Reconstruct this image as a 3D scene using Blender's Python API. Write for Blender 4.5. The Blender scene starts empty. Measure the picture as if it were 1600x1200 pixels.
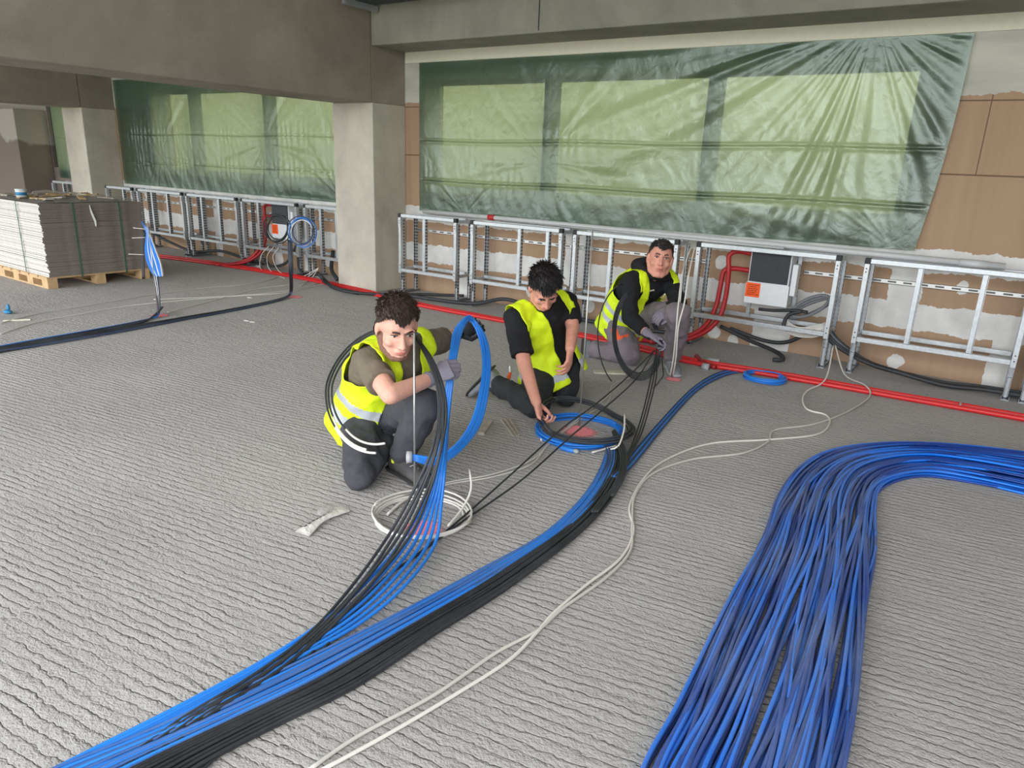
import bpy, bmesh, math, random
import numpy as np
from mathutils import Vector, Matrix, noise
random.seed(7)
PI = math.pi
C = bpy.context.scene.collection
S = bpy.context.scene

# ------------------------------------------------------------------ camera
H = 1.5
ROLL, PITCH, YAW, FOC = 0.03881795, 0.30074641, -0.5928798, 1119.78
_f = Vector((math.sin(YAW)*math.cos(PITCH), math.cos(YAW)*math.cos(PITCH), -math.sin(PITCH)))
_r = Vector((math.cos(YAW), -math.sin(YAW), 0)); _u = _r.cross(_f)
CR = _r*math.cos(ROLL) + _u*math.sin(ROLL)
CU = -_r*math.sin(ROLL) + _u*math.cos(ROLL)
CF = _f
cam = bpy.data.cameras.new('camera'); camo = bpy.data.objects.new('camera', cam); C.objects.link(camo)
cam.sensor_width = 36; cam.lens = FOC/1600*36; cam.clip_start = .05; cam.clip_end = 300
camo.matrix_world = Matrix(((CR.x, CU.x, -CF.x, 0), (CR.y, CU.y, -CF.y, 0), (CR.z, CU.z, -CF.z, H), (0, 0, 0, 1)))
S.camera = camo
CAM = Vector((0, 0, H))

# ------------------------------------------------------------------ light
S.view_settings.view_transform = 'Standard'; S.view_settings.look = 'None'
S.view_settings.gamma = 1; S.view_settings.use_curve_mapping = False
S.view_settings.exposure = 1.0
w = bpy.data.worlds.new('world'); S.world = w; w.use_nodes = True
nt = w.node_tree; nt.nodes.clear()
wo = nt.nodes.new('ShaderNodeOutputWorld'); bg = nt.nodes.new('ShaderNodeBackground')
tc = nt.nodes.new('ShaderNodeTexCoord'); sx = nt.nodes.new('ShaderNodeSeparateXYZ'); cr = nt.nodes.new('ShaderNodeValToRGB')
nt.links.new(tc.outputs['Generated'], sx.inputs[0]); nt.links.new(sx.outputs['Z'], cr.inputs[0])
cr.color_ramp.elements[0].position = 0.0; cr.color_ramp.elements[0].color = (.30, .31, .27, 1)
cr.color_ramp.elements[1].position = .12; cr.color_ramp.elements[1].color = (.92, .955, 1.0, 1)
nt.links.new(cr.outputs[0], bg.inputs['Color']); bg.inputs['Strength'].default_value = 3.1
nt.links.new(bg.outputs[0], wo.inputs[0])
def portal(loc, rot, sx_, sy_):
    l = bpy.data.lights.new('sky_portal', 'AREA'); l.shape = 'RECTANGLE'; l.size = sx_; l.size_y = sy_
    l.cycles.is_portal = True
    o = bpy.data.objects.new('sky_portal', l); C.objects.link(o); o.location = loc; o.rotation_euler = rot
portal((-9.5, -2.55, 2.1), (PI/2, 0, 0), 29, 4.2)

# ------------------------------------------------------------------ pixel -> place
def ray(px, py):
    return CF + CR*((px-800)/FOC) - CU*((py-600)/FOC)
def F(px, py, z=0.0):
    d = ray(px, py); return CAM + d*((z-H)/d.z)
def W(px, py, Y):
    d = ray(px, py); return CAM + d*(Y/d.y)
def XP(px, py, X):
    d = ray(px, py); return CAM + d*(X/d.x)
def D(px, py, dep):
    return CAM + ray(px, py)*dep
def V(*a): return Vector(a)

# ------------------------------------------------------------------ materials
def s2l(c):
    return tuple(((x/255)/12.92 if x/255 <= .04045 else ((x/255+.055)/1.055)**2.4) for x in c)
class NG:
    def __init__(s, m): s.t = m.node_tree; s.n = s.t.nodes; s.l = s.t.links
    def node(s, k, **kw):
        n = s.n.new(k)
        for a, b in kw.items(): setattr(n, a, b)
        return n
    def put(s, sock, v):
        if isinstance(v, bpy.types.NodeSocket): s.l.new(v, sock)
        elif v is not None: sock.default_value = v
    def m(s, op, a, b=None, c=None, clamp=False):
        n = s.node('ShaderNodeMath', operation=op, use_clamp=clamp)
        s.put(n.inputs[0], a)
        if b is not None: s.put(n.inputs[1], b)
        if c is not None: s.put(n.inputs[2], c)
        return n.outputs[0]
    def noise(s, vec, scale, detail=4, rough=.5, dist=0):
        n = s.node('ShaderNodeTexNoise'); s.put(n.inputs['Vector'], vec); n.inputs['Scale'].default_value = scale
        n.inputs['Detail'].default_value = detail; n.inputs['Roughness'].default_value = rough; n.inputs['Distortion'].default_value = dist
        return n.outputs['Fac']
    def mix(s, f, a, b):
        n = s.node('ShaderNodeMix', data_type='RGBA'); s.put(n.inputs[0], f); s.put(n.inputs[6], a); s.put(n.inputs[7], b)
        return n.outputs[2]
    def ramp(s, v, lo, hi):
        n = s.node('ShaderNodeMapRange', clamp=True); s.put(n.inputs[0], v); n.inputs[1].default_value = lo; n.inputs[2].default_value = hi
        return n.outputs[0]
    def obj(s): return s.node('ShaderNodeTexCoord').outputs['Object']
    def geo(s): return s.node('ShaderNodeNewGeometry').outputs['Position']
    def sep(s, v):
        n = s.node('ShaderNodeSeparateXYZ'); s.put(n.inputs[0], v); return n.outputs
    def comb(s, x, y, z):
        n = s.node('ShaderNodeCombineXYZ'); s.put(n.inputs[0], x); s.put(n.inputs[1], y); s.put(n.inputs[2], z); return n.outputs[0]
    def scalev(s, v, sc):
        n = s.node('ShaderNodeMapping'); s.put(n.inputs[0], v); n.inputs['Scale'].default_value = sc; return n.outputs[0]
    def bump(s, h, st, dist, normal=None):
        n = s.node('ShaderNodeBump'); n.inputs['Strength'].default_value = st; n.inputs['Distance'].default_value = dist
        s.put(n.inputs['Height'], h)
        if normal is not None: s.put(n.inputs['Normal'], normal)
        return n.outputs[0]
MATS = {}
def base(name, col=(.5, .5, .5), rough=.6, metal=0, spec=.5):
    m = bpy.data.materials.new(name); m.use_nodes = True; g = NG(m); b = g.n['Principled BSDF']
    b.inputs['Base Color'].default_value = (*col, 1); b.inputs['Roughness'].default_value = rough; b.inputs['Metallic'].default_value = metal
    b.inputs['Specular IOR Level'].default_value = spec
    m.diffuse_color = (*col, 1); MATS[name] = m
    return m, g, b
def simple(name, rgb, rough=.6, metal=0, vary=.12, scale=20, bump=0, bscale=60, bdist=.002, spec=.5):
    col = s2l(rgb); m, g, b = base(name, col, rough, metal, spec)
    p = g.obj()
    n = g.noise(p, scale, 4)
    c2 = tuple(x*(1-vary) for x in col); c3 = tuple(min(1, x*(1+vary)) for x in col)
    g.put(b.inputs['Base Color'], g.mix(g.ramp(n, .3, .7), (*c2, 1), (*c3, 1)))
    if bump: g.put(b.inputs['Normal'], g.bump(g.noise(p, bscale, 3), bump, bdist))
    return m

def mat_floor():
    m, g, b = base('ribbed_concrete', (.4, .38, .35), .9, 0, .25)
    P = g.geo()
    mp = g.node('ShaderNodeMapping'); g.put(mp.inputs[0], P); mp.inputs['Rotation'].default_value = (0, 0, math.radians(-8))
    x, y, z = g.sep(mp.outputs[0])
    st = g.m('DIVIDE', g.m('ADD', x, g.m('MULTIPLY', g.noise(P, 3, 3), .08)), 1.15)
    fl = g.m('FLOOR', st)
    wn = g.node('ShaderNodeTexWhiteNoise', noise_dimensions='1D'); g.put(wn.inputs['W'], fl)
    # long lazy wander plus short ragged wander
    lw = g.noise(g.comb(g.m('MULTIPLY', x, .9), g.m('MULTIPLY', y, 2.2), fl), 1, 2)
    sw = g.noise(g.comb(g.m('MULTIPLY', x, 9), g.m('MULTIPLY', y, 20), 0), 1, 3)
    tw = g.noise(g.comb(g.m('MULTIPLY', x, 34), g.m('MULTIPLY', y, 50), 0), 1, 2)
    v = g.m('ADD', y, g.m('MULTIPLY', lw, .07)); v = g.m('ADD', v, g.m('MULTIPLY', sw, .034)); v = g.m('ADD', v, g.m('MULTIPLY', tw, .022))
    v = g.m('ADD', v, g.m('MULTIPLY', wn.outputs['Value'], .2))
    ph = g.m('FRACT', g.m('DIVIDE', v, .036))
    # asymmetric rib: slow rise, quick drop into a narrow groove
    up = g.m('POWER', ph, .55); dn = g.m('SUBTRACT', 1, g.m('POWER', ph, 9))
    rib = g.m('MULTIPLY', up, dn)
    patch = g.ramp(g.noise(g.scalev(P, (1.0, 2.2, 1)), 3.2, 5, .65), .36, .64)
    amp = g.m('MULTIPLY', patch, g.ramp(g.sep(P)[1], 6.0, 5.1)); amp = g.m('ADD', g.m('MULTIPLY', amp, .75), .25)
    grit = g.noise(P, 95, 5, .65); lump = g.noise(P, 28, 4, .6)
    seam = g.m('LESS_THAN', g.m('ABSOLUTE', g.m('SUBTRACT', g.m('FRACT', st), .5)), .493)
    h = g.m('MULTIPLY', g.m('MULTIPLY', rib, amp), .95)
    h = g.m('ADD', h, g.m('MULTIPLY', grit, .95)); h = g.m('ADD', h, g.m('MULTIPLY', lump, .9))
    h = g.m('ADD', h, g.m('MULTIPLY', seam, .25))
    g.put(b.inputs['Normal'], g.bump(h, 1.0, .0140))
    n1 = g.ramp(g.noise(P, .9, 5), .3, .7); n2 = g.ramp(g.noise(P, 60, 3), .3, .7)
    c = g.mix(n1, (*s2l((184, 181, 178)), 1), (*s2l((200, 197, 193)), 1))
    c = g.mix(g.m('MULTIPLY', n2, .28), c, (*s2l((150, 146, 142)), 1))
    g.put(b.inputs['Base Color'], c)
    return m
def mat_concrete(name, rgb, seed=0, streak=.5):
    col = s2l(rgb); m, g, b = base(name, col, .85, 0, .3)
    P = g.geo(); mp = g.node('ShaderNodeMapping'); g.put(mp.inputs[0], P); mp.inputs['Location'].default_value = (seed, seed*1.7, seed*.3)
    p = mp.outputs[0]
    big = g.ramp(g.noise(p, 1.1, 6, .6, .4), .3, .7)
    st = g.ramp(g.noise(g.scalev(p, (7, 7, .7)), 1, 5, .6), .35, .7)
    cloud = g.ramp(g.noise(p, 4, 6, .62, .6), .35, .75)
    dk = tuple(x*.66 for x in col); lt = tuple(min(1, x*1.25) for x in col)
    c = g.mix(big, (*dk, 1), (*lt, 1))
    c = g.mix(g.m('MULTIPLY', st, streak*.6), c, (*[x*.78 for x in col], 1))
    c = g.mix(g.m('MULTIPLY', cloud, .35), c, (col[0]*1.2, col[1]*1.17, col[2]*1.08, 1))
    vo = g.node('ShaderNodeTexVoronoi'); g.put(vo.inputs['Vector'], p); vo.inputs['Scale'].default_value = 13; vo.inputs['Randomness'].default_value = 1
    hole = g.m('LESS_THAN', vo.outputs['Distance'], .055)
    c = g.mix(g.m('MULTIPLY', hole, .6), c, (*[x*.3 for x in col], 1))
    g.put(b.inputs['Base Color'], c)
    h = g.m('ADD', g.m('MULTIPLY', g.noise(p, 35, 5), .4), g.m('MULTIPLY', g.m('SUBTRACT', 1, hole), .7))
    g.put(b.inputs['Normal'], g.bump(h, .5, .004))
    return m
def mat_drywall():
    m, g, b = base('gypsum_board', (.4, .27, .18), .9, 0, .2)
    P = g.geo(); x0, y0, z0 = g.sep(P)
    n1 = g.m('SUBTRACT', g.noise(P, 6, 5, .65), .5); n2 = g.m('SUBTRACT', g.noise(g.scalev(P, (1, 1, 1)), 26, 4, .6), .5)
    z = g.m('ADD', z0, g.m('ADD', g.m('MULTIPLY', n1, .10), g.m('MULTIPLY', n2, .028)))
    x = g.m('ADD', x0, g.m('ADD', g.m('MULTIPLY', n1, .05), g.m('MULTIPLY', n2, .02)))
    def band(v, a, bb): return g.m('MULTIPLY', g.m('GREATER_THAN', v, a), g.m('LESS_THAN', v, bb))
    white = band(z, .34, .55)
    white = g.m('MAXIMUM', white, band(z, .80, .975))
    white = g.m('MAXIMUM', white, g.m('GREATER_THAN', z, 2.08))
    white = g.m('MAXIMUM', white, g.m('MULTIPLY', band(x, -.73, -.5), band(z, .5, .84)))
    white = g.m('MAXIMUM', white, g.m('MULTIPLY', band(x, -1.75, -1.42), g.m('LESS_THAN', z, .4)))
    white = g.m('MAXIMUM', white, g.m('MULTIPLY', band(x, -3.72, -3.48), g.m('GREATER_THAN', z, .3)))
    white = g.m('MAXIMUM', white, g.m('MULTIPLY', band(x, -5.15, -4.92), g.m('LESS_THAN', z, .4)))
    white = g.m('MAXIMUM', white, g.m('MULTIPLY', band(x, 0.03, .2), g.m('LESS_THAN', z, .4)))
    for a in (-6.9, -7.75, -8.35, -9.15, -9.7, -10.45):
        white = g.m('MAXIMUM', white, g.m('MULTIPLY', band(x, a, a+.16), g.m('GREATER_THAN', 9, z)))
    # dabs over the screws
    vo = g.node('ShaderNodeTexVoronoi'); g.put(vo.inputs['Vector'], g.comb(g.m('MULTIPLY', x, 3.1), 0, g.m('MULTIPLY', z, 3.0))); vo.inputs['Scale'].default_value = 1; vo.inputs['Randomness'].default_value = .55
    dab = g.m('MULTIPLY', g.m('LESS_THAN', vo.outputs['Distance'], .19), g.m('LESS_THAN', z, .95))
    white = g.m('MAXIMUM', white, dab)
    crack = g.m('LESS_THAN', g.m('ABSOLUTE', g.m('SUBTRACT', z0, 1.53)), .006)
    crack = g.m('MAXIMUM', crack, g.m('LESS_THAN', g.m('ABSOLUTE', g.m('SUBTRACT', z0, 2.04)), .005))
    crack = g.m('MAXIMUM', crack, g.m('MULTIPLY', g.m('LESS_THAN', g.m('ABSOLUTE', g.m('SUBTRACT', x0, -.31)), .004), g.m('GREATER_THAN', z0, 1.53)))
    strk = g.ramp(g.noise(g.scalev(P, (14, 1, .3)), 1, 2), .2, .8)
    brown = g.mix(strk, (*s2l((166, 138, 113)), 1), (*s2l((178, 149, 123)), 1))
    brown = g.mix(g.m('MULTIPLY', g.m('MULTIPLY', crack, g.m('LESS_THAN', z0, 2.1)), .7), brown, (*s2l((80, 62, 48)), 1))
    wh = g.mix(g.ramp(g.noise(P, 5, 5), .3, .7), (*s2l((206, 204, 200)), 1), (*s2l((232, 231, 228)), 1))
    top = g.mix(g.ramp(g.noise(g.scalev(P, (1, 1, 5)), 1.3, 5), .35, .7), (*s2l((205, 203, 190)), 1), (*s2l((178, 177, 168)), 1))
    wh = g.mix(g.m('GREATER_THAN', z, 2.08), wh, top)
    g.put(b.inputs['Base Color'], g.mix(white, brown, wh))
    g.put(b.inputs['Normal'], g.bump(g.m('ADD', white, g.m('MULTIPLY', n2, .3)), .4, .002))
    return m
def mat_plaster():
    m, g, b = base('mottled_plaster', (.4, .4, .38), .9, 0, .2)
    P = g.geo(); x, y, z = g.sep(P)
    n = g.m('ADD', z, g.m('MULTIPLY', g.noise(P, 1.6, 4, .5), .8))
    w_ = g.ramp(n, 1.93, 1.99)
    g.put(b.inputs['Base Color'], g.mix(w_, (*s2l((128, 118, 110)), 1), (*s2l((172, 167, 158)), 1)))
    return m
def mat_film():
    m = bpy.data.materials.new('green_film'); m.use_nodes = True; g = NG(m); g.n.clear()
    out = g.node('ShaderNodeOutputMaterial')
    P = g.geo()
    crk = g.noise(g.scalev(P, (1, 1, 1)), 6, 4, .55, 1.0); fine = g.noise(g.scalev(P, (3, 1, 1.2)), 14, 3, .6, .8)
    bp = g.bump(g.m('ADD', g.m('MULTIPLY', crk, 1.0), g.m('MULTIPLY', fine, .2)), .34, .02)
    tr = g.node('ShaderNodeBsdfTransparent'); tr.inputs[0].default_value = (.58, .68, .54, 1)
    tl = g.node('ShaderNodeBsdfTranslucent'); tl.inputs[0].default_value = (.36, .44, .36, 1); g.put(tl.inputs['Normal'], bp)
    df = g.node('ShaderNodeBsdfDiffuse'); df.inputs[0].default_value = (.04, .105, .085, 1); g.put(df.inputs['Normal'], bp)
    gl = g.node('ShaderNodeBsdfGlossy'); gl.inputs['Roughness'].default_value = .30; gl.inputs[0].default_value = (.85, .95, .9, 1); g.put(gl.inputs['Normal'], bp)
    def mixs(f, a, bb):
        n = g.node('ShaderNodeMixShader'); g.put(n.inputs[0], f); g.l.new(a, n.inputs[1]); g.l.new(bb, n.inputs[2]); return n.outputs[0]
    s1 = mixs(.62, tr.outputs[0], tl.outputs[0])
    s2 = mixs(.32, s1, df.outputs[0])
    s3 = mixs(.10, s2, gl.outputs[0])
    g.l.new(s3, out.inputs[0]); MATS['green_film'] = m
    return m
def mat_glass():
    m = bpy.data.materials.new('tinted_glass'); m.use_nodes = True; g = NG(m); g.n.clear()
    out = g.node('ShaderNodeOutputMaterial'); tr = g.node('ShaderNodeBsdfTransparent'); tr.inputs[0].default_value = (.58, .56, .43, 1)
    gl = g.node('ShaderNodeBsdfGlossy'); gl.inputs['Roughness'].default_value = .05
    n = g.node('ShaderNodeMixShader'); n.inputs[0].default_value = .06
    g.l.new(tr.outputs[0], n.inputs[1]); g.l.new(gl.outputs[0], n.inputs[2]); g.l.new(n.outputs[0], out.inputs[0]); MATS['tinted_glass'] = m
    return m
def mat_clearfilm():
    m = bpy.data.materials.new('clear_wrap'); m.use_nodes = True; g = NG(m); g.n.clear()
    out = g.node('ShaderNodeOutputMaterial'); tr = g.node('ShaderNodeBsdfTransparent'); tr.inputs[0].default_value = (.93, .93, .92, 1)
    gl = g.node('ShaderNodeBsdfPrincipled'); gl.inputs['Roughness'].default_value = .2; gl.inputs['Base Color'].default_value = (.6, .58, .55, 1)
    g.put(gl.inputs['Normal'], g.bump(g.noise(g.geo(), 30, 4, .6, 1), .8, .02))
    n = g.node('ShaderNodeMixShader'); n.inputs[0].default_value = .4
    g.l.new(tr.outputs[0], n.inputs[1]); g.l.new(gl.outputs[0], n.inputs[2]); g.l.new(n.outputs[0], out.inputs[0]); MATS['clear_wrap'] = m
    return m
def mat_steel(name, perf=False, rgb=(205, 210, 213)):
    col = s2l(rgb); m, g, b = base(name, col, .38, .75)
    P = g.geo(); n = g.noise(P, 40, 3)
    c = g.mix(g.ramp(n, .3, .7), (*[x*.85 for x in col], 1), (*col, 1))
    if perf:
        x, y, z = g.sep(P)
        nn = g.node('ShaderNodeNewGeometry').outputs['Normal']
        fz = g.m('FRACT', g.m('DIVIDE', z, .035))
        slot = g.m('MULTIPLY', g.m('GREATER_THAN', fz, .3), g.m('LESS_THAN', fz, .75))
        vert = g.m('LESS_THAN', g.m('ABSOLUTE', g.sep(nn)[1]), .5)   # holes on the side faces
        slot = g.m('MULTIPLY', slot, vert)
        c = g.mix(g.m('MULTIPLY', slot, .85), c, (.03, .035, .04, 1))
        g.put(b.inputs['Metallic'], g.m('SUBTRACT', .75, g.m('MULTIPLY', slot, .7)))
    g.put(b.inputs['Base Color'], c); g.put(b.inputs['Roughness'], g.m('ADD', .3, g.m('MULTIPLY', n, .2)))
    return m
def mat_rail():
    m, g, b = base('slotted_rail', s2l((215, 215, 212)), .4, .7)
    x, y, z = g.sep(g.geo())
    fx = g.m('FRACT', g.m('DIVIDE', x, .11))
    zz = g.m('ABSOLUTE', g.m('SUBTRACT', z, .705))
    slot = g.m('MULTIPLY', g.m('MULTIPLY', g.m('GREATER_THAN', fx, .25), g.m('LESS_THAN', fx, .8)), g.m('LESS_THAN', zz, .007))
    g.put(b.inputs['Base Color'], g.mix(g.m('MULTIPLY', slot, .85), (*s2l((215, 215, 212)), 1), (.05, .04, .035, 1)))
    g.put(b.inputs['Metallic'], g.m('SUBTRACT', .7, g.m('MULTIPLY', slot, .7)))
    return m
def mat_cable(name, rgb, dust=.0, rough=.42):
    col = s2l(rgb); m, g, b = base(name, col, rough)
    P = g.geo(); oi = g.node('ShaderNodeObjectInfo').outputs['Random']
    v = g.mix(oi, (*[x*(.75 if max(col) < .6 else .9) for x in col], 1), (*[min(1, x*1.18) for x in col], 1))
    if dust:
        d = g.ramp(g.m('ADD', g.noise(g.scalev(P, (2.5, 2.5, 2.5)), 1, 5, .6), g.m('MULTIPLY', g.noise(P, 150, 2), .15)), .35, .8)
        g.put(b.inputs['Roughness'], g.m('ADD', rough, g.m('MULTIPLY', d, .3)))
        v = g.mix(g.m('MULTIPLY', d, dust), v, (*s2l((150, 158, 165)), 1))
    g.put(b.inputs['Base Color'], v)
    return m
def mat_paint():
    m, g, b = base('sprayed_paint', s2l((255, 150, 158)), .8)
    P = g.obj(); x, y, z = g.sep(P)
    r = g.m('SQRT', g.m('ADD', g.m('MULTIPLY', x, x), g.m('MULTIPLY', y, y)))
    a = g.m('ADD', g.ramp(r, 1.0, .45), g.m('MULTIPLY', g.m('SUBTRACT', g.noise(g.geo(), 70, 4, .7), .5), 1.6))
    g.put(b.inputs['Alpha'], g.m('MULTIPLY', g.ramp(a, .35, .75), g.ramp(r, 1.0, .8)))
    return m

M_floor = mat_floor()
M_conc = mat_concrete('beam_concrete', (150, 142, 130), 0)
M_conc2 = mat_concrete('column_concrete', (196, 191, 176), 5, .7)
M_conc3 = mat_concrete('edge_beam_concrete', (148, 148, 135), 11, .9)
M_dry = mat_drywall(); M_plast = mat_plaster(); M_film = mat_film(); M_glass = mat_glass(); M_wrap = mat_clearfilm()
M_steel = mat_steel('galvanised_steel'); M_perf = mat_steel('perforated_steel', True, (185, 190, 194)); M_rail = mat_rail()
M_cap = simple('dark_plastic_cap', (40, 40, 42), .6)
M_frame = simple('dark_window_frame', (48, 58, 56), .5)
M_whitep = simple('painted_strip', (222, 219, 198), .8, vary=.03)
M_blue = mat_cable('blue_cable_jacket', (40, 128, 222)); M_blued = mat_cable('dusty_blue_cable_jacket', (38, 100, 176), .35, .42)
M_black = mat_cable('black_cable_jacket', (30, 31, 34), .12, .4); M_navy = mat_cable('dark_blue_jacket', (42, 62, 100), .2)
def mat_wide(name, rgb):
    m = mat_cable(name, rgb, 0, .38); g = NG(m); b = g.n['Principled BSDF']; P = g.geo(); old = b.inputs['Base Color'].links[0].from_socket
    d = g.ramp(g.m('ADD', g.noise(g.scalev(P, (3, 3, 3)), 1, 5, .6), g.m('MULTIPLY', g.noise(P, 160, 2), .15)), .3, .8)
    d = g.m('MULTIPLY', d, g.ramp(g.m('ADD', g.sep(P)[1], g.m('MULTIPLY', g.sep(P)[0], .8)), 4.2, 3.3))   # dirt trodden in on the stretch nearer the room
    g.put(b.inputs['Base Color'], g.mix(g.m('MULTIPLY', d, .55), old, (*s2l((128, 142, 160)), 1)))
    g.put(b.inputs['Roughness'], g.m('ADD', .32, g.m('MULTIPLY', d, .4)))
    return m
M_wide1 = mat_wide('blue_jacket_bright', (14, 118, 232)); M_wide2 = mat_wide('blue_jacket_deep', (10, 62, 150))
M_white = mat_cable('white_cable_jacket', (222, 218, 210), 0, .45); M_beige = mat_cable('dusty_white_cable', (212, 207, 198), .15, .6)
M_grey = mat_cable('grey_hose', (120, 122, 125), .1, .5); M_red = mat_cable('red_pipe_foil', (205, 38, 40), .0, .35); M_redd = mat_cable('dark_red_hose', (170, 30, 34), 0, .45)
M_tape = simple('grey_tape', (165, 168, 170), .5)
M_redcap = simple('red_plastic', (190, 45, 50), .5)
M_pvc = simple('grey_pvc', (196, 198, 198), .35, vary=.04)
M_rod = mat_steel('zinc_rod', False, (190, 192, 190))
M_panel = simple('dark_foam_panel', (66, 68, 72), .9, vary=.12, scale=14)
M_box = simple('white_sheet_metal', (225, 228, 230), .45, vary=.03)
M_orange = simple('orange_sticker', (255, 95, 25), .6, vary=.03); M_ink = simple('sticker_ink', (120, 40, 15), .7)
M_paint = mat_paint(); M_ceil = simple('pale_ceiling', (215, 212, 204), .9)
M_sheet = simple('shaded_board_edge', (138, 128, 121), .9, vary=.25, scale=9)
M_sheet_lit = simple('lit_board_edge', (220, 216, 208), .85, vary=.06)  # paler copy of the board edge, with the light put into the colour
M_wood = simple('pallet_pine', (205, 172, 128), .8, vary=.15, scale=12, bump=.3); M_strap = simple('green_strap', (60, 105, 85), .5)
M_scrap = simple('wood_offcut', (176, 150, 105), .8, vary=.3); M_scrap2 = simple('grey_board_scrap', (176, 168, 156), .85, vary=.2)
M_skin = simple('skin', (222, 168, 148), .55, vary=.07, scale=30, spec=.35)
M_skin2 = simple('ruddy_skin', (214, 152, 132), .55, vary=.07, scale=30, spec=.35)
M_lip = simple('lip', (190, 112, 104), .5); M_eye = simple('dark_eye', (52, 40, 36), .35); M_eyew = simple('eye_white', (215, 205, 198), .4)
M_hair = simple('dark_brown_hair', (56, 41, 34), .6, vary=.35, scale=60); M_hair2 = simple('black_hair', (28, 24, 24), .6, vary=.3, scale=60); M_hair3 = simple('greying_dark_hair', (52, 48, 48), .6, vary=.5, scale=45)
M_beard = simple('short_beard', (128, 92, 78), .8, vary=.3, scale=200)
M_khaki = simple('khaki_cotton', (112, 102, 86), .9, vary=.06, bump=.3, bscale=40, bdist=.01)
M_blackc = simple('black_cotton', (22, 22, 25), .9, vary=.1, bump=.3, bscale=30, bdist=.01)
M_hivis = simple('hi_vis_yellow', (222, 248, 28), .7, vary=.04, bump=.35, bscale=16, bdist=.02)
M_refl = simple('reflective_band', (186, 190, 196), .4, vary=.05)
M_workg = simple('dark_work_trousers', (66, 66, 72), .9, vary=.15, scale=8, bump=.4, bscale=18, bdist=.02)
M_workk = simple('black_work_trousers', (44, 45, 49), .9, vary=.2, scale=8, bump=.4, bscale=18, bdist=.02)
M_workl = simple('grey_work_trousers', (122, 114, 118), .9, vary=.12, scale=8, bump=.4, bscale=18, bdist=.02)
M_orangec = simple('orange_trim', (235, 92, 45), .8)
M_glove = simple('grey_knit_glove', (128, 124, 136), .85, vary=.08, bump=.3, bscale=160); M_glovek = simple('black_glove_coating', (38, 38, 42), .6)
M_boot = simple('dusty_black_boot', (78, 76, 76), .8, vary=.3, scale=14, bump=.3); M_bootg = simple('grey_trainer', (122, 126, 130), .75, vary=.2, scale=14); M_sole = simple('boot_sole', (52, 50, 50), .8)
M_yel = simple('yellow_tab', (225, 235, 60), .6); M_bag = simple('white_plastic_bag', (222, 220, 214), .3, vary=.05, bump=.6, bscale=50, bdist=.01)
M_bluepl = simple('blue_plastic', (50, 130, 175), .5); M_card = simple('pale_cardboard', (206, 200, 182), .85)
M_tray = simple('dark_galvanised_tray', (70, 80, 80), .6, .3)

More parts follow.
